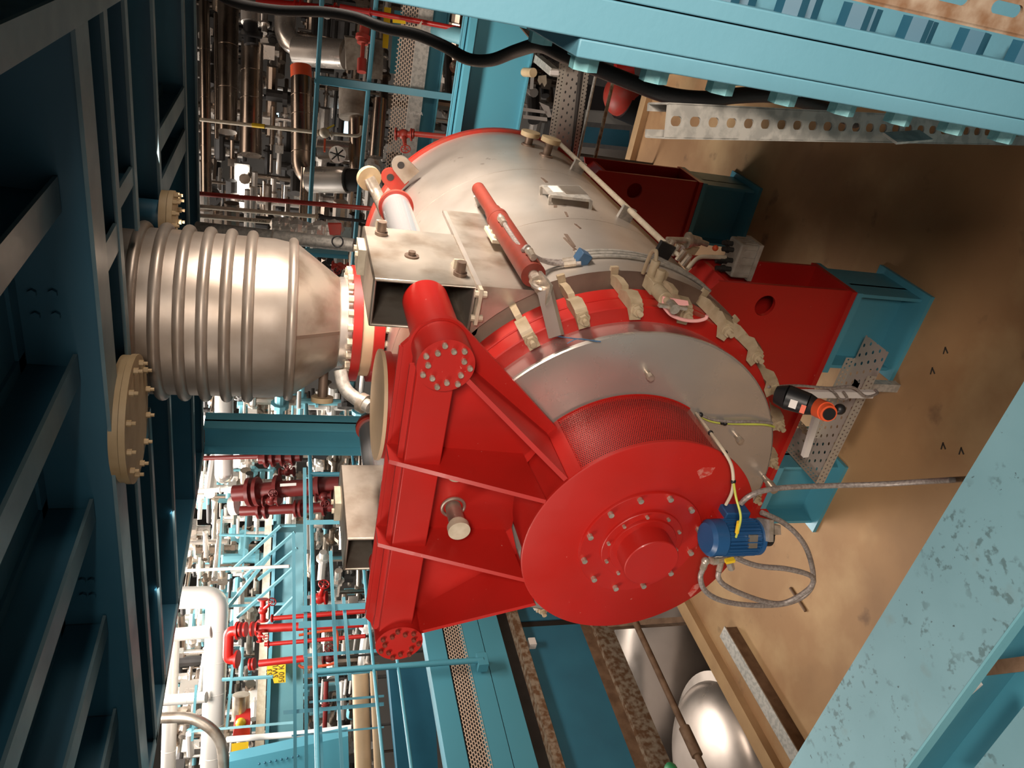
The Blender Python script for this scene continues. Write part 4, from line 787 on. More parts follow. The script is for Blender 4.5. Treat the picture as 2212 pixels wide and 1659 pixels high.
solo('green_cap', MB().sph(atd(1450, 1668, 3.6), .045, (1, 1, .7)), 'green', 'dark green rounded cap at the frame edge by the domed tank', 'cap')

block3 = MB().prism([atd(x, y, 6.3) for x, y in ((838, 1440), (935, 1430), (948, 1700), (862, 1700))], (-.1, .1, 0)); solo('steel_plate', block3, 'blue_deep', 'deep blue plate behind the guard rail above the walkway channel', 'plate')
# ================================================================== background pipework
def PX(pts, D): return [atd(p[0], p[1], p[2] if len(p) > 2 else D) for p in pts]
def bands(b, P, r, n):
    """thin lap joints of the cladding along a straight run"""
    for k in range(1, n):
        c = P[0].lerp(P[1], k / n); b.torus(c, P[1] - P[0], r, r * .03, 24, 6)
def pipe(label, pts, D, w, m, cat='pipe', name='pipe', bend=1.4, seams=0, flanges=(), fm=None, group=None):
    """w is the thickness seen in the photo at depth D"""
    P = PX(pts, D); r = w * D / F / 2; t = Thing(name, label, cat, group)
    t.part('pipe_run', MB().elbow(P, r, r * bend * 2, 20) if len(P) > 2 else MB().cyl(P[0], P[1], r, n=20), m)
    if seams: [t.part('lap_joint', MB().torus(P[0].lerp(P[1], k / seams), P[1] - P[0], r, r * .03, 24, 6), m) for k in range(1, seams)]
    for fx, fy in flanges:
        c = atd(fx, fy, D); i = min(range(len(P) - 1), key=lambda k: (P[k].lerp(P[k + 1], .5) - c).length); d = (P[i + 1] - P[i]).normalized(); q = P[i] + d * (c - P[i]).dot(d)
        j = t.part('flange', MB().cyl(q - d * r * .22, q + d * r * .22, r * 1.75, n=20), fm or m)
    return t
def valve(label, c, D, along, w, m, wheel=None, name='valve'):
    """globe valve: flanged body lying along a pixel direction, bonnet and handwheel"""
    c = atd(*c, D); e = atd(*along, D); d = (e - c).normalized(); L = (e - c).length; r = w * D / F / 2; t = Thing(name, label, 'valve')
    t.part('valve_body', MB().sph(c, r * 1.15).cyl(c - d * L, c + d * L, r * .7, n=16), m)
    for s in (-1, 1): t.part('flange', MB().cyl(c + d * s * (L - r * .3), c + d * s * L, r * 1.35, n=20), m)
    u = d.cross(c).normalized() if wheel is None else (atd(*wheel, D * .985) - c).normalized(); h = L * 1.5 if wheel is None else (atd(*wheel, D * .985) - c).length
    t.part('bonnet', MB().cyl(c, c + u * h * .7, r * .55, r2=r * .4, n=14).cyl(c + u * h * .7, c + u * h, r * .18, n=8), m)
    b = MB().torus(c + u * h, u, r * 1.0, r * .13, 24, 8)
    q1, q2, _ = frame(u)
    for k in range(3):
        a = math.pi * k / 3; e2 = (q1 * math.cos(a) + q2 * math.sin(a)) * r; b.cyl(c + u * h - e2, c + u * h + e2, r * .09, n=6)
    t.part('handwheel', b, m); return t
def block(label, pts, D, th, m, name='box', cat='box', label2=None):
    c = [atd(x, y, D) for x, y in pts]; n = (ray(pts[0][0], pts[0][1])).normalized(); return solo(name, MB().prism(c, n * th), m, label, cat)
# ---- right rear: clad pipes seen between platform and vessel
pipe('long horizontal silver clad pipe second from the platform edge, with dark valve above', [(545, 96), (541, 335)], 7.6, 46, 'cladding_dark', seams=4)
t = pipe('silver clad pipe with bright red end band, bending down at its left end', [(651, 168), (652, 370), (700, 396)], 7.0, 44, 'cladding_dark', seams=5, bend=.9); t.part('red_end_band', MB().cyl(atd(650, 144, 7.0), atd(651, 169, 7.0), 44.5 * 7 / F / 2, n=24), 'orange'); t.part('end_drum', MB().cyl(atd(669, 388, 6.95), atd(751, 389, 6.85), 56 * 6.9 / F / 2, n=32), 'cladding'); t.part('lower_end', MB().cyl(atd(751, 389, 6.85), atd(775, 390, 6.85), 48 * 6.9 / F / 2, n=32), 'dark')
t = pipe('wide bright silver duct bending downwards with fanned elbow, uppermost of the rear pipes', [(617, 6), (615, 92), (690, 113)], 7.6, 46, 'cladding', bend=.8); t.part('lower_duct', MB().cyl(atd(640, 110, 7.55), atd(746, 118, 7.45), 61 * 7.5 / F / 2, n=32), 'cladding')
pipe('copper brown horizontal pipe hugging the platform edge', [(441, 5), (446, 420)], 7.4, 22, 'cladding_dark', seams=4)
pipe('wide dark clad pipe beside the copper brown pipe', [(493, 8), (489, 285)], 8.2, 44, 'cladding_dark', seams=3)
pipe('thin brown pipe squeezed between the copper pipe and dark pipe', [(466, 30), (468, 300)], 8.0, 9, 'cladding_dark')
t = Thing('black_valve', 'black double flanged valve on top of the long silver clad pipe', 'valve'); t.part('valve_body', MB().cyl(atd(541, 52, 7.5), atd(543, 98, 7.5), .07, n=20), 'black'); t.part('actuator', MB().box(atd(522, 62, 7.5), atd(566, 84, 7.3)), 'black'); t.part('clad_cover', MB().cyl(atd(542, 10, 7.5), atd(542, 50, 7.5), .095, n=20), 'cladding')
t = Thing('grey_vessel', 'grey clad pot with a narrower brown neck behind the mid rail', 'vessel'); t.part('pot', MB().cyl(atd(763, 182, 7.0), atd(763, 254, 7.0), .13, n=28), 'grey_box'); t.part('neck', MB().cyl(atd(770, 254, 7.0), atd(771, 368, 7.0), .07, n=24), 'cladding_dark')
t = Thing('clad_box', 'pale insulated box with a round front right of the bright duct', 'box'); t.part('box_body', MB().prism([atd(x, y, 7.3) for x, y in ((745, 80), (778, 84), (782, 150), (748, 152))], (0, .12, 0)), 'grey_box'); t.part('box_rear', MB().prism([atd(x, y, 7.5) for x, y in ((806, 84), (829, 88), (826, 172), (803, 170))], (0, .12, 0)), 'grey_box')
t = Thing('small_vessel', 'short silver vessel with round spoked cover hanging below the grey pot', 'vessel'); t.part('shell', MB().cyl(atd(689, 322, 6.9), atd(757, 327, 6.9), .088, n=28), 'cladding'); i = t.part('cover', MB().cyl(atd(729, 334, 6.75), atd(729, 334, 6.70), .075, n=24), 'cladding'); 
b = MB(); c = atd(729, 334, 6.69)
for k in range(3): a = math.pi * k / 3 + .3; e = V((math.cos(a) * .065, 0, math.sin(a) * .065)); b.cyl(c - e, c + e, .006, n=6)
t.part('spoke', b, 'dark', under=i); t.part('valve_lever', MB().bar(atd(702, 300, 6.7), atd(701, 328, 6.7), .02, .015), 'orange')
t = pipe('pale thin vertical pipe with yellow tag and flanged lever valve', [(432, 258), (684, 286)], 6.6, 8, 'cream', flanges=((688, 286), (716, 290))); t.part('elbow_run', MB().elbow(PX([(686, 286), (770, 294), (780, 290), (781, 272)], 6.6), .014, .06, 10), 'cream'); t.part('valve_body', MB().sph(atd(701, 287, 6.58), .045), 'cream'); t.part('yellow_tag', MB().cyl(atd(545, 270, 6.59), atd(572, 273, 6.59), .019, n=12), 'yellow'); t.part('lever', MB().bar(atd(706, 278, 6.5), atd(722, 270, 6.5), .012, .012), 'yellow')
pipe('long dark red vertical pipe passing down behind the vessel', [(428, 418), (828, 453)], 5.2, 10, 'red_dull')
pipe('upper of two pale vertical pipes above the bellows', [(430, 446), (688, 468)], 5.4, 9, 'cream', flanges=((684, 468),))
t = pipe('pale vertical pipe lettered along its side above the bellows', [(430, 466), (688, 488)], 5.3, 10, 'cream', flanges=((684, 487),)); 
a = atd(531, 474.5, 5.3); c = atd(590, 479.5, 5.3); fwd = (-ray(560, 477)).normalized(); rt = (c - a).normalized(); up = fwd.cross(rt)
t.part('pipe_lettering', text('168 TO V266', a + fwd * .0165 - up * .009, rt, up, .026), 'ink')
pipe('dull grey duct upper length, lying right above the bellows ribs', [(425, 492), (590, 510)], 5.0, 27, 'galv', name='duct', cat='duct')
t = pipe('dull grey duct lower length with black ring, above the bellows cone', [(594, 511), (765, 530)], 4.9, 29, 'galv', name='duct', cat='duct'); t.part('black_ring', MB().torus(atd(729, 522, 4.75), ray(729, 522), .033, .005, 24, 8), 'black')
t = Thing('foil_wrapped_pipe', 'crinkled silver foil wrapped pipe section above the grey duct', 'pipe'); b = MB()
for k in range(16):
    x = 592 + 158 * random.random(); y = 474 + (x - 592) * .14 + 30 * random.random() - (4 if x > 690 else -8); b.sph(atd(x, y, 5.15), .05 + .03 * random.random(), (1, 1, 1.1), 8)
t.part('foil', b, 'foil'); t.part('brown_clamp', MB().prism(PX([(708, 484), (738, 484), (736, 508), (712, 508)], 5.0), (0, .03, 0)), 'red_dull', bev=.004)
block('blue channel piece beside the bellows cone', [(636, 540), (752, 548), (752, 560), (636, 552)], 6.0, .05, 'blue', 'channel', 'channel')
solo('channel_lip', MB().bar(atd(634, 539, 5.95), atd(752, 546, 5.95), .02, .03), 'blue_pale', 'pale lip of the blue channel beside the bellows cone', 'strip')
valve('dark red valve with handwheel just beyond the bellows cone', (735, 575), 5.6, (752, 577), 15, 'red_dull', (728, 585))
# ---- guard rail and walkway at the right rear
ry = 6.1; gz = at(684, 200, Y=ry).z; mz = at(795, 200, Y=ry).z
g = Thing('guard_rail', 'blue guard rail of the far walkway, behind the vessel top', 'guard rail')
for z_ in (gz, mz): g.part('rail', MB().cyl((-2.6, ry, z_), (.4, ry, z_), .017, n=12), 'blue')
px_ = at(740, 178, Y=ry).x; g.part('post', MB().bar((px_, ry - .01, gz), (px_ + .06, ry - .25, -1.25), .05, .02, up=Y), 'blue'); g.part('post', MB().cyl((px_ - .02, ry, gz + .02), (px_ - .02, ry, mz), .017, n=12), 'blue')
b = sheet((-2.4, 6.0, -.868), X, Z, 2.6, .125); solo('toe_mesh', b, 'mesh_tan', 'tan expanded mesh toe strip of the far walkway', 'mesh strip')
t = Thing('walkway_plate', 'grey smooth plate under the tan mesh of the far walkway', 'plate'); t.part('plate', MB().box((-2.4, 6.0, -.975), (.2, 6.03, -.872)), 'galv')
a = at(874, 244, Y=5.995); t.part('plate_lettering', text('ortunA', V((a.x - .0, 5.995, -.885)), -Z, X, .035), 'white')
beam((-2.6, 6.25), (.3, 6.25), -1.13, .20, .10, 'blue web beam under the grey plate of the far walkway', 'walkway_beam', 'blue', 'blue')
beam((-2.6, 5.05), (.35, 5.05), -1.47, .46, .10, 'big light blue beam directly behind the vessel crown', 'walkway_beam', 'blue', 'blue')
solo('beam_flange', MB().box((-2.6, 4.94, -1.07), (.35, 5.04, -1.03)), 'blue', 'top edge strip of the big light blue beam behind the vessel', 'strip')
block('blue upright plate between far guard rail and column', [(852, 22), (872, 24), (862, 160), (842, 158)], 7.2, .05, 'blue', 'plate', 'plate')
solo('blue_stub_pipe', MB().cyl(atd(930, 62, 5.6), atd(1016, 84, 5.3), .055, n=20), 'blue_pale', 'short fat light blue pipe stub next to the red pipe and column', 'pipe')
pipe('thin bright red pipe running down to the light blue beam', [(735, 14), (1020, 68)], 5.4, 11, 'red', flanges=((800, 27),))
pipe('fat red pipe with flanges in the top edge of the rear pipework', [(555, 3), (765, 26)], 5.9, 17, 'red', flanges=((640, 10), (652, 12), (725, 21)))
t = Thing('red_riser', 'red spindle riser with flange and lower ball, crossing behind the black hose', 'valve'); 
for (x0, y0_, x1, y1_, w_) in ((793, 22, 786, 78, 22), (786, 78, 784, 86, 34), (784, 86, 783, 94, 24), (784, 94, 782, 140, 9), (782, 128, 781, 156, 20)): t.part('spindle_piece', MB().cyl(atd(x0, y0_, 5.8), atd(x1, y1_, 5.8), w_ * 5.8 / F / 2, n=18), 'red_dull')
block('yellow upright strip behind the red riser', [(830, 15), (845, 17), (838, 105), (826, 103)], 6.8, .03, 'yellow', 'strip', 'strip')
block('pale angle bracket with yellow tag on the thin red pipe', [(850, 52), (900, 58), (912, 44), (908, 66), (896, 67), (852, 62)], 5.3, .02, 'cream', 'bracket', 'bracket')
block('yellow tag above the pale angle bracket', [(848, 41), (876, 45), (876, 52), (848, 49)], 5.28, .01, 'yellow', 'tag', 'tag')
valve('red angle valve with bolted flanges behind the crown of the vessel', (872, 290), 5.5, (890, 291), 20, 'red_dull', (876, 322))
pipe('red pipe leading from the red angle valve to the light blue beam', [(885, 288), (990, 298)], 5.5, 12, 'red_dull', flanges=((893, 289),))
pipe('wide sleeve shaped brown duct with woven mesh face behind the far rail', [(822, 215), (812, 340)], 6.6, 30, 'cladding_dark', name='duct', cat='duct')
# perforated trays, rods and red tank in the right gap
t = Thing('cable_tray', 'wide perforated grey cable tray standing right of the light blue beam', 'cable tray'); o = at(1196, 330, Y=4.75); e = at(1228, 120, Y=4.75)
wv = (at(1238, 330, Y=4.75) - o); t.part('tray_face', sheet(o, e - o, wv, (e - o).length, wv.length), 'tray_perf'); o2 = at(1180, 330, Y=4.8); wv = at(1196, 330, Y=4.8) - o2; t.part('tray_side', sheet(o2, e - o, wv, (e - o).length, wv.length), 'tray_dense')
solo('tray_post', MB().bar(at(1243, 335, Y=4.7), at(1262, 140, Y=4.7), .05, .05), 'dark', 'dark upright post between the two perforated trays', 'post')
o = at(1236, 340, Y=4.6); e = at(1262, 150, Y=4.6); wv = at(1247, 340, Y=4.6) - o; solo('cable_tray', sheet(o, e - o, wv, (e - o).length, wv.length), 'tray_dense', 'narrow pale perforated tray edge right of the dark post', 'cable tray')
solo('threaded_rod', MB().cyl(atd(1288, 155, 4.6), atd(1247, 350, 4.6), .009, n=10), 'galv', 'thin steel rod nearer to the narrow pale tray', 'rod'); solo('threaded_rod', MB().cyl(atd(1324, 178, 4.7), atd(1284, 346, 4.7), .011, n=10), 'galv_rust', 'rusty steel rod in front of the red tank', 'rod')
t = Thing('red_tank', 'bright red pump casing standing below the floor edge beyond the rods', 'pump'); t.part('casing', MB().sph(atd(1345, 205, 7.2), .20, (1, 1, .9), 24), 'red_dull'); t.part('neck', MB().cyl(atd(1345, 200, 7.2), atd(1348, 150, 7.2), .10, n=20), 'red_dull'); t.part('flange', MB().cyl(atd(1330, 155, 7.15), atd(1366, 150, 7.15), .10, n=20), 'red'); t.part('stand', MB().cyl(atd(1345, 215, 7.2), atd(1385, 232, 7.3), .18, n=20), 'black')
block('deep blue beam on the lower level beyond the two rods', [(1250, 272), (1360, 282), (1358, 318), (1246, 306)], 7.6, .2, 'blue_deep', 'beam', 'beam')
block('grey grating strip on the lower level beneath the red pump', [(1262, 232), (1372, 246), (1366, 272), (1256, 262)], 7.9, .1, 'grey_panel', 'grating', 'grating')
block('dark grating strip on the lower level past the deep blue beam', [(1246, 316), (1356, 326), (1350, 352), (1240, 346)], 7.5, .1, 'grey_panel', 'grating', 'grating')
block('dark box behind the rods beside the red pump', [(1258, 180), (1318, 190), (1312, 240), (1252, 236)], 7.7, .2, 'black', 'box', 'box')
for k, (pts, lab) in enumerate((([(1164, 220), (1186, 230), (1192, 252), (1184, 254)], 'slanting white plank leaning in the gap right of the light blue beam'), ([(1130, 232), (1182, 240), (1182, 246), (1130, 240)], 'upper flat white plank in the gap right of the light blue beam'), ([(1130, 248), (1182, 254), (1182, 262), (1130, 256)], 'lower flat white plank in the gap right of the light blue beam'))): block(lab, pts, 7.4, .05, 'white', 'plank', 'plank')
block('bright white sheet hanging in the gap beside dark upright', [(1146, 166), (1154, 164), (1152, 192), (1144, 193)], 7.2, .02, 'white_pipe', 'sheet', 'sheet')
block('pale yellow glove shape hanging in the dark gap', [(1163, 164), (1180, 162), (1181, 180), (1176, 188), (1171, 178), (1166, 184), (1161, 174)], 7.0, .03, 'cream', 'glove', 'glove')
solo('grey_channel', MB().bar(at(1162, 127, Y=4.94), at(1198, 157, Y=4.66), .045, .05), 'galv', 'short grey channel with white square end beside the light blue beam', 'channel'); solo('end_cap', MB().prism([at(x, y, Y=4.655) for x, y in ((1189, 152), (1207, 152), (1207, 163), (1188, 161))], (0, .012, 0)), 'white', 'white square cap on the end of the short grey channel', 'cap')
solo('beige_roller', MB().cyl(at(1133, 156, Y=4.96), at(1152, 157, Y=4.86), .028, n=20), 'beige', 'beige round plug at the edge of the light blue beam', 'plug')
# ---- left hall: white clad pipe loop, red risers, stairs, beam
t = pipe('thick white clad pipe header with round elbow at its far end', [(456, 1700), (470, 1290), (330, 1292)], 8.6, 47, 'clad_lit', seams=6, bend=.55)
pipe('white clad branch pipe next below the round elbow', [(340, 1374), (458, 1364)], 8.5, 28, 'clad_lit', seams=3); pipe('white clad branch pipe farthest from the round elbow', [(330, 1515), (446, 1506)], 8.4, 23, 'clad_lit', seams=3)
pipe('white clad pipe closest to the platform edge, running behind the branch pipes', [(372, 1380), (362, 1700)], 9.2, 30, 'clad_lit', seams=4)
pipe('brown grey bent pipe curving in front of the white clad header', [(320, 1552), (420, 1548), (478, 1590), (488, 1700)], 7.4, 23, 'steel_dull', bend=2.2)
pipe('silver clad round ended pipe crossing behind the platform corner column', [(484, 840), (484, 1026)], 9.0, 38, 'clad_lit', seams=3)
solo('pipe_end_dome', MB().sph(atd(484, 1026, 9.0), 19 * 9 / F, (1, 1, 1), 20), 'cladding', 'rounded end of the silver pipe beyond the corner column', 'pipe end')
pipe('bright white pipe with small valve under the round ended pipe', [(425, 1060), (545, 1056)], 9.4, 10, 'white_pipe', flanges=((476, 1058),)); pipe('slim white upright pole before the stair rails', [(385, 1233), (625, 1223)], 8.2, 7, 'white_pipe'); pipe('long white pipe low in the left hall near the blue column foot', [(490, 1598), (640, 1586), (760, 1572)], 7.8, 13, 'white_pipe')
pipe('dark red thin pipe crossing the round ended silver pipe', [(425, 990), (600, 985)], 8.7, 10, 'red_shaded')
t = pipe('big dark red riser with flanges and gauge bar, right of the ladder', [(505, 1066), (735, 1046)], 8.0, 36, 'red_shaded', flanges=((540, 1062), (556, 1061), (600, 1058), (690, 1050)))
pipe('dark red pipe run beside the big dark red riser', [(520, 1104), (735, 1094)], 8.1, 22, 'red_shaded', flanges=((560, 1102), (575, 1101), (640, 1098), (650, 1098), (700, 1096)))
pipe('dark red upper valve string left of the corner column', [(560, 992), (650, 986)], 8.3, 22, 'red_shaded', flanges=((575, 991), (590, 990), (610, 989), (632, 988)))
valve('dark red handwheel valve between the two dark red risers', (585, 1082), 7.9, (602, 1081), 18, 'red_shaded', (590, 1066)); valve('dark red valve near the ladder rails, right of gauge bar', (700, 1072), 7.9, (718, 1071), 18, 'red_shaded', (702, 1088)); valve('dark red valve high on the upper valve string', (620, 1020), 8.2, (636, 1019), 16, 'red_shaded', (622, 1006))
block('pale gauge bar fixed on the big dark red riser', [(605, 1045), (640, 1043), (640, 1049), (605, 1051)], 7.85, .01, 'white', 'gauge', 'gauge')
solo('white_flange', MB().cyl(atd(498, 1094, 8.3), atd(512, 1092, 8.3), .10, n=24), 'white_pipe', 'round white flange face at the end of the dark red pipes', 'flange')
pipe('bright red riser beside the yellow sign', [(560, 1433), (660, 1422)], 7.9, 15, 'red', flanges=((548, 1434), (541, 1435))); pipe('bright red upper riser leading to the cage', [(560, 1358), (785, 1346)], 7.9, 18, 'red', flanges=((556, 1358), (545, 1359), (530, 1360), (520, 1361)))
pipe('thin bright red pipe between the two bright red risers', [(572, 1392), (790, 1374)], 7.9, 9, 'red', flanges=((580, 1391),)); pipe('thin bright red pipe nearest to the grey slide box', [(585, 1336), (790, 1320)], 7.9, 10, 'red', flanges=((588, 1336),))
pipe('bright red U bend of flanged pipe by white clad header', [(516, 1362), (494, 1364), (492, 1424), (512, 1424)], 7.9, 22, 'red', bend=.8, flanges=((514, 1362), (512, 1424)))
valve('bright red valve stacked above the bright red U bend', (568, 1318), 7.9, (568, 1342), 17, 'red', (588, 1300)); valve('small bright red valve below the upper riser', (562, 1374), 7.8, (562, 1386), 12, 'red', (575, 1376)); valve('red valve seen through the ladder cage', (690, 1292), 7.9, (706, 1291), 22, 'red', (700, 1262)); valve('red valve low behind the ladder cage', (712, 1420), 8.3, (726, 1419), 20, 'red_shaded', (712, 1400))
b = MB().tube([atd(x, y, 6.6) for x, y in ((646, 1372), (712, 1362), (728, 1368), (727, 1420), (718, 1434), (660, 1442), (645, 1436))], .012, 8, smooth=True); solo('red_loop', b, 'orange', 'orange red rounded tube loop behind the ladder rails', 'tube')
pipe('dark red upright string beyond the ladder cage', [(705, 1470), (700, 1612)], 8.3, 10, 'red_shaded', flanges=((704, 1520), (703, 1524)))
t = Thing('monorail_beam', 'large light blue hall beam carrying the yellow load sign', 'beam'); P = [atd(x, y, 9.2) for x, y in ((596, 1150), (655, 1150), (655, 1670), (572, 1670))]; t.part('web', MB().prism(P, (0, .15, 0)), 'blue_pale'); P = [atd(x, y, 9.05) for x, y in ((590, 1150), (597, 1150), (578, 1670), (570, 1670))]; t.part('flange', MB().prism(P, (.0, .2, 0)), 'blue')
block('beige concrete strip along the light blue hall beam', [(573, 1110), (588, 1110), (568, 1670), (548, 1670)], 9.1, .2, 'cream', 'concrete_strip', 'strip')
t = Thing('load_sign', 'yellow load limit sign on the light blue hall beam', 'sign'); S = [atd(x, y, 8.95) for x, y in ((577, 1430), (617, 1430), (617, 1474), (592, 1476), (588, 1462), (576, 1461))]; t.part('sign_plate', MB().prism(S, (0, .01, 0)), 'yellow')
f_ = (-ray(600, 1450)).normalized(); rt = (atd(600, 1430, 8.95) - atd(600, 1470, 8.95)).normalized(); up = f_.cross(rt)
for s, (x, y) in (('S3', (587, 1459)), ('SWL', (600, 1464)), ('500 KG', (613, 1474))): t.part('sign_text', text(s, atd(x, y, 8.95) + f_ * .012, rt, up, .085), 'ink')
# stair rails
st = Thing('stair_rail', 'light blue sloping stair rails in the left hall', 'stair rail')
for a, c, wd in (((606, 1136), (505, 1228), .03), ((637, 1150), (527, 1246), .03), ((642, 1184), (558, 1252), .03), ((583, 1200), (494, 1310), .035), ((632, 1228), (512, 1334), .03), ((636, 1290), (560, 1368), .04)): st.part('rail', MB().bar(atd(*a, 8.8), atd(*c, 8.8), wd, wd), 'blue_pale')
for a, c in (((474, 1155), (590, 1158)), ((494, 1309), (620, 1304)), ((600, 1136), (640, 1135)), ((632, 1150), (636, 1300)), ((480, 1100), (472, 1235)), ((532, 1115), (524, 1235))): st.part('post', MB().bar(atd(*a, 8.85), atd(*c, 8.85), .022, .022), 'blue_pale')
t = Thing('light_rail', 'thin light blue rail posts in front of the white clad header', 'rail')
for a, c in (((506, 1400), (490, 1570)), ((480, 1468), (590, 1462)), ((424, 1480), (415, 1600)), ((410, 1580), (640, 1560))): t.part('rail_bar', MB().bar(atd(*a, 8.0), atd(*c, 8.0), .026, .026), 'blue_pale')
t = Thing('bolted_column', 'blue bolted column at the bottom edge of the left hall', 'column'); t.part('column_face', MB().prism([atd(x, y, 7.2) for x, y in ((495, 1646), (752, 1590), (755, 1700), (495, 1740))], (0, .1, 0)), 'blue')
for k in range(8): t.part('bolt', MB().sph(atd(560 + 12 * k, 1650 - 2.4 * k, 7.15), .012, n=8), 'blue_deep')
t = Thing('hoist_motor', 'red and yellow hoist under the brown drum left of the light blue beam', 'hoist'); t.part('red_body', MB().prism(PX([(508, 1565), (540, 1562), (540, 1588), (503, 1590)], 9.0), (0, .2, 0)), 'red'); t.part('yellow_cap', MB().sph(atd(520, 1562, 9.0), .06), 'yellow'); t.part('brown_drum', MB().cyl(atd(521, 1500, 9.2), atd(519, 1552, 9.2), .10, n=24), 'steel_dull')
block('bright yellow machine block at the lower edge of left hall', [(500, 1606), (537, 1602), (536, 1630), (520, 1640), (499, 1640)], 8.6, .2, 'yellow', 'machine_block', 'machine')
pipe('fat beige duct low on the left, near the walkway guard rail', [(778, 1452), (786, 1700)], 6.6, 36, 'plywood', name='duct', cat='duct'); pipe('slim beige duct beside the fat beige duct', [(806, 1440), (818, 1700)], 6.5, 16, 'plywood', name='duct', cat='duct')
for k, (x, ya, yb_) in enumerate(((685, 1468, 1515), (697, 1470, 1520), (747, 1468, 1500), (758, 1468, 1498))): pipe(('white tube first of four behind the ladder cage', 'white tube second of four behind the ladder cage', 'white tube third of four behind the ladder cage', 'white tube last of four, nearest to the beige duct')[k], [(x, ya), (x - 3, yb_)], 7.6, 5, 'white_pipe')
block('black tangled instrument block behind the guard rail', [(672, 968), (700, 962), (716, 978), (700, 994), (676, 990)], 7.4, .1, 'black', 'instrument', 'instrument')
t = Thing('side_nozzle', 'steel elbow with clamp ring between bellows and plywood cover', 'pipe'); t.part('elbow', MB().elbow([at(735, 800, Y=3.0), at(742, 840, Y=2.95), at(775, 866, Y=2.9), at(800, 880, Y=2.85)], .03, .1, 14), 'tray_dense' if False else 'galv'); t.part('clamp_ring', MB().cyl(at(778, 868, Y=2.9), at(790, 874, Y=2.88), .045, n=20), 'fitting')
# lamps of the hall
for x, y, D, sx, lab in ((522, 405, 9.6, .26, 'glowing white lamp low at the rear, above the long red pipe'), (503, 996, 9.5, .10, 'glowing white lamp beside the round ended pipe')):
    c = atd(x, y, D); t = Thing('lamp', lab, 'lamp'); t.part('diffuser', MB().box(c + V((-sx, 0, -.07)), c + V((sx, .03, .07))), 'lamp'); t.part('housing', MB().box(c + V((-sx - .03, .032, -.09)), c + V((sx + .03, .08, .09))), 'grey_panel')
for x0, y0_, x1, y1_, lab in ((735, 262, 752, 290, 'bright window pane nearest the grey pot'), (585, 244, 602, 258, 'small bright window pane left of the red capped pipe'), (585, 266, 600, 278, 'small bright window pane just below its twin')):
    block(lab, [(x0, y0_), (x1, y0_), (x1, y1_), (x0, y1_)], 12.0, .05, 'window_glow', 'window_pane', 'window')
# countless small pipes, fittings and cladding far behind: texture of the hall
def clutter(name, label, regs, mats, seed):
    random.seed(seed)
    for mi, m in enumerate(mats):
        b = MB()
        for (x0, x1, y0_, y1_, D0, D1, n) in regs:
            for k in range(n // len(mats)):
                x, y, D = random.uniform(x0, x1), random.uniform(y0_, y1_), random.uniform(D0, D1); c = atd(x, y, D); r = random.choice((.02, .03, .035, .05, .07)); q = random.random(); L = random.uniform(.15, .9)
                d = X if q < .4 else (Z if q < .65 else (Y if q < .8 else V((.7, .7, 0))))
                b.cyl(c - d * L / 2, c + d * L / 2, r, n=10)
                if random.random() < .5: e = c + d * L * random.uniform(-.4, .4); b.cyl(e - d * r * .4, e + d * r * .4, r * 1.7, n=10)
                if random.random() < .25: b.box(c - V((r, r, r)) * 1.6, c + V((r, r, r)) * 1.6)
        solo(name, b, m, label[mi], 'pipework', kind='stuff')
clutter('distant_pipework', ['distant brown clad pipes massed at the rear', 'distant dark pipes massed at the rear', 'distant silver pipes massed at the rear'], [(432, 560, 0, 430, 9.5, 13, 110), (560, 840, 0, 460, 9, 13, 190), (430, 780, 420, 700, 7, 12, 150), (960, 1000, 40, 300, 7, 9, 40), (1130, 1200, 100, 290, 8.5, 10, 30)], ['cladding_dark', 'dark', 'cladding'], 3)
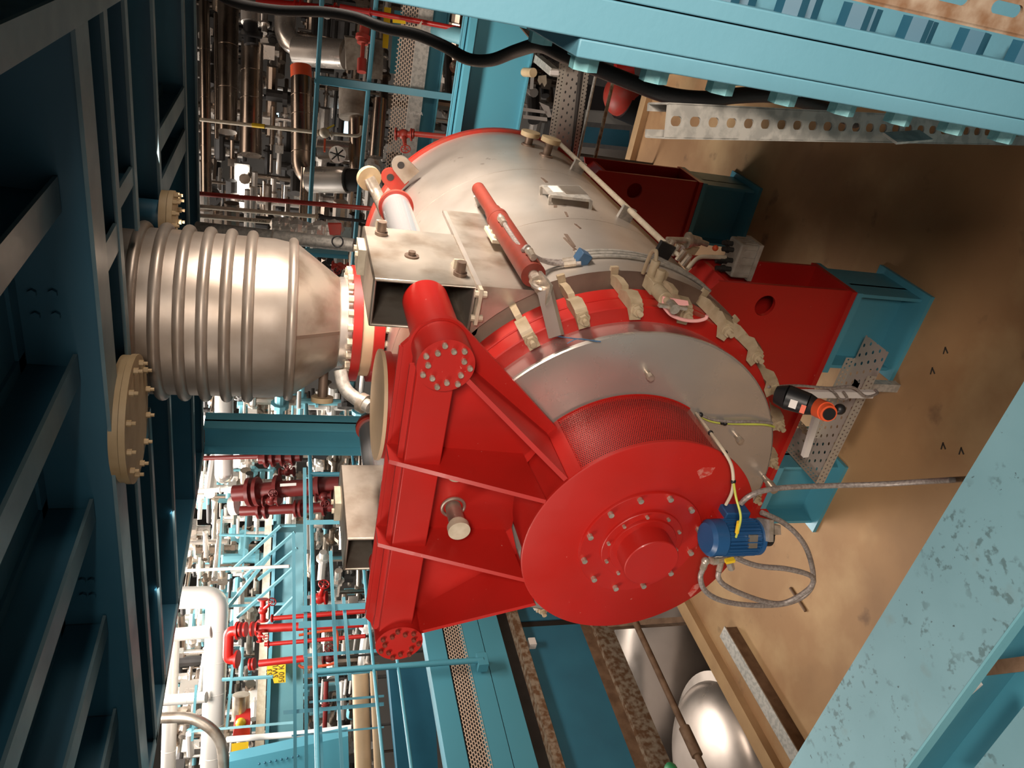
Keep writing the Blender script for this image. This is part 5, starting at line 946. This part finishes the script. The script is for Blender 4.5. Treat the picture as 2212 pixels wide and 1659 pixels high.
clutter('hall_pipework', ['massed silver pipes of the bright left hall', 'massed brown pipes of the bright left hall', 'massed white pipes of the bright left hall', 'massed dark fittings of the bright left hall', 'massed copper toned pipes of the bright left hall', 'massed light blue steelwork of the left hall'], [(440, 790, 850, 910, 10, 13, 90), (430, 790, 965, 1130, 10, 13.5, 170), (370, 560, 1130, 1659, 10, 13.5, 300), (640, 800, 1100, 1659, 9.5, 13, 170)], ['cladding', 'steel_dull', 'clad_lit', 'dark', 'cladding_dark', 'blue_pale'], 5)

for t in ALL:
    if t.label in ('black tangled instrument block behind the guard rail', 'red valve low behind the ladder cage', 'long white pipe low in the left hall near the blue column foot', 'thin bright red pipe between the two bright red risers', 'white tube last of four, nearest to the beige duct', 'white tube second of four behind the ladder cage',
                   'upper of two pale vertical pipes above the bellows', 'dull grey duct lower length with black ring, above the bellows cone', 'dark red valve with handwheel just beyond the bellows cone', 'red pipe leading from the red angle valve to the light blue beam', 'long dark red vertical pipe passing down behind the vessel'):
        vs = t.parts[0][1].v; c = min(vs, key=lambda p: p.z); t.part('support_post', MB().cyl(V((c.x, c.y, c.z + .01)), V((c.x, c.y, -5.2 if c.x < -3.75 or c.y > 5.95 else -2.75)), .012, n=8), 'dark')

GROUPS = {'ceiling_beam': 'crossing beams under the platform', 'ceiling_joist': 'joists under the platform', 'floor_mark': 'black marks on the concrete', 'plank': 'white planks in the right gap', 'drain_hose': 'braided hoses of the pump', 'pedestal': 'blue pedestals under the saddles',
          'wall_panel': 'dark blue wall panels', 'blind_flange': 'beige blind flanges under the platform', 'window_pane': 'bright windows at the rear', 'valve': 'red valves of the pipework', 'threaded_rod': 'steel rods in the right gap', 'lamp': 'hall lamps', 'guard_rail': 'blue guard rails', 'toe_mesh': 'tan mesh toe strips'}
for t in ALL:
    if t.name in GROUPS and not t.group: t.group = GROUPS[t.name]
    if t.name == 'pipe' and not t.group:
        for key, g in (('white clad', 'white clad pipe loop'), ('bright red', 'bright red pipes of the left hall'), ('dark red', 'dark red pipes of the plant'), ('white tube', 'white tubes behind the ladder cage'), ('pale', 'pale vertical pipes')):
            if key in t.label: t.group = g; break
for t in ALL: t.build()
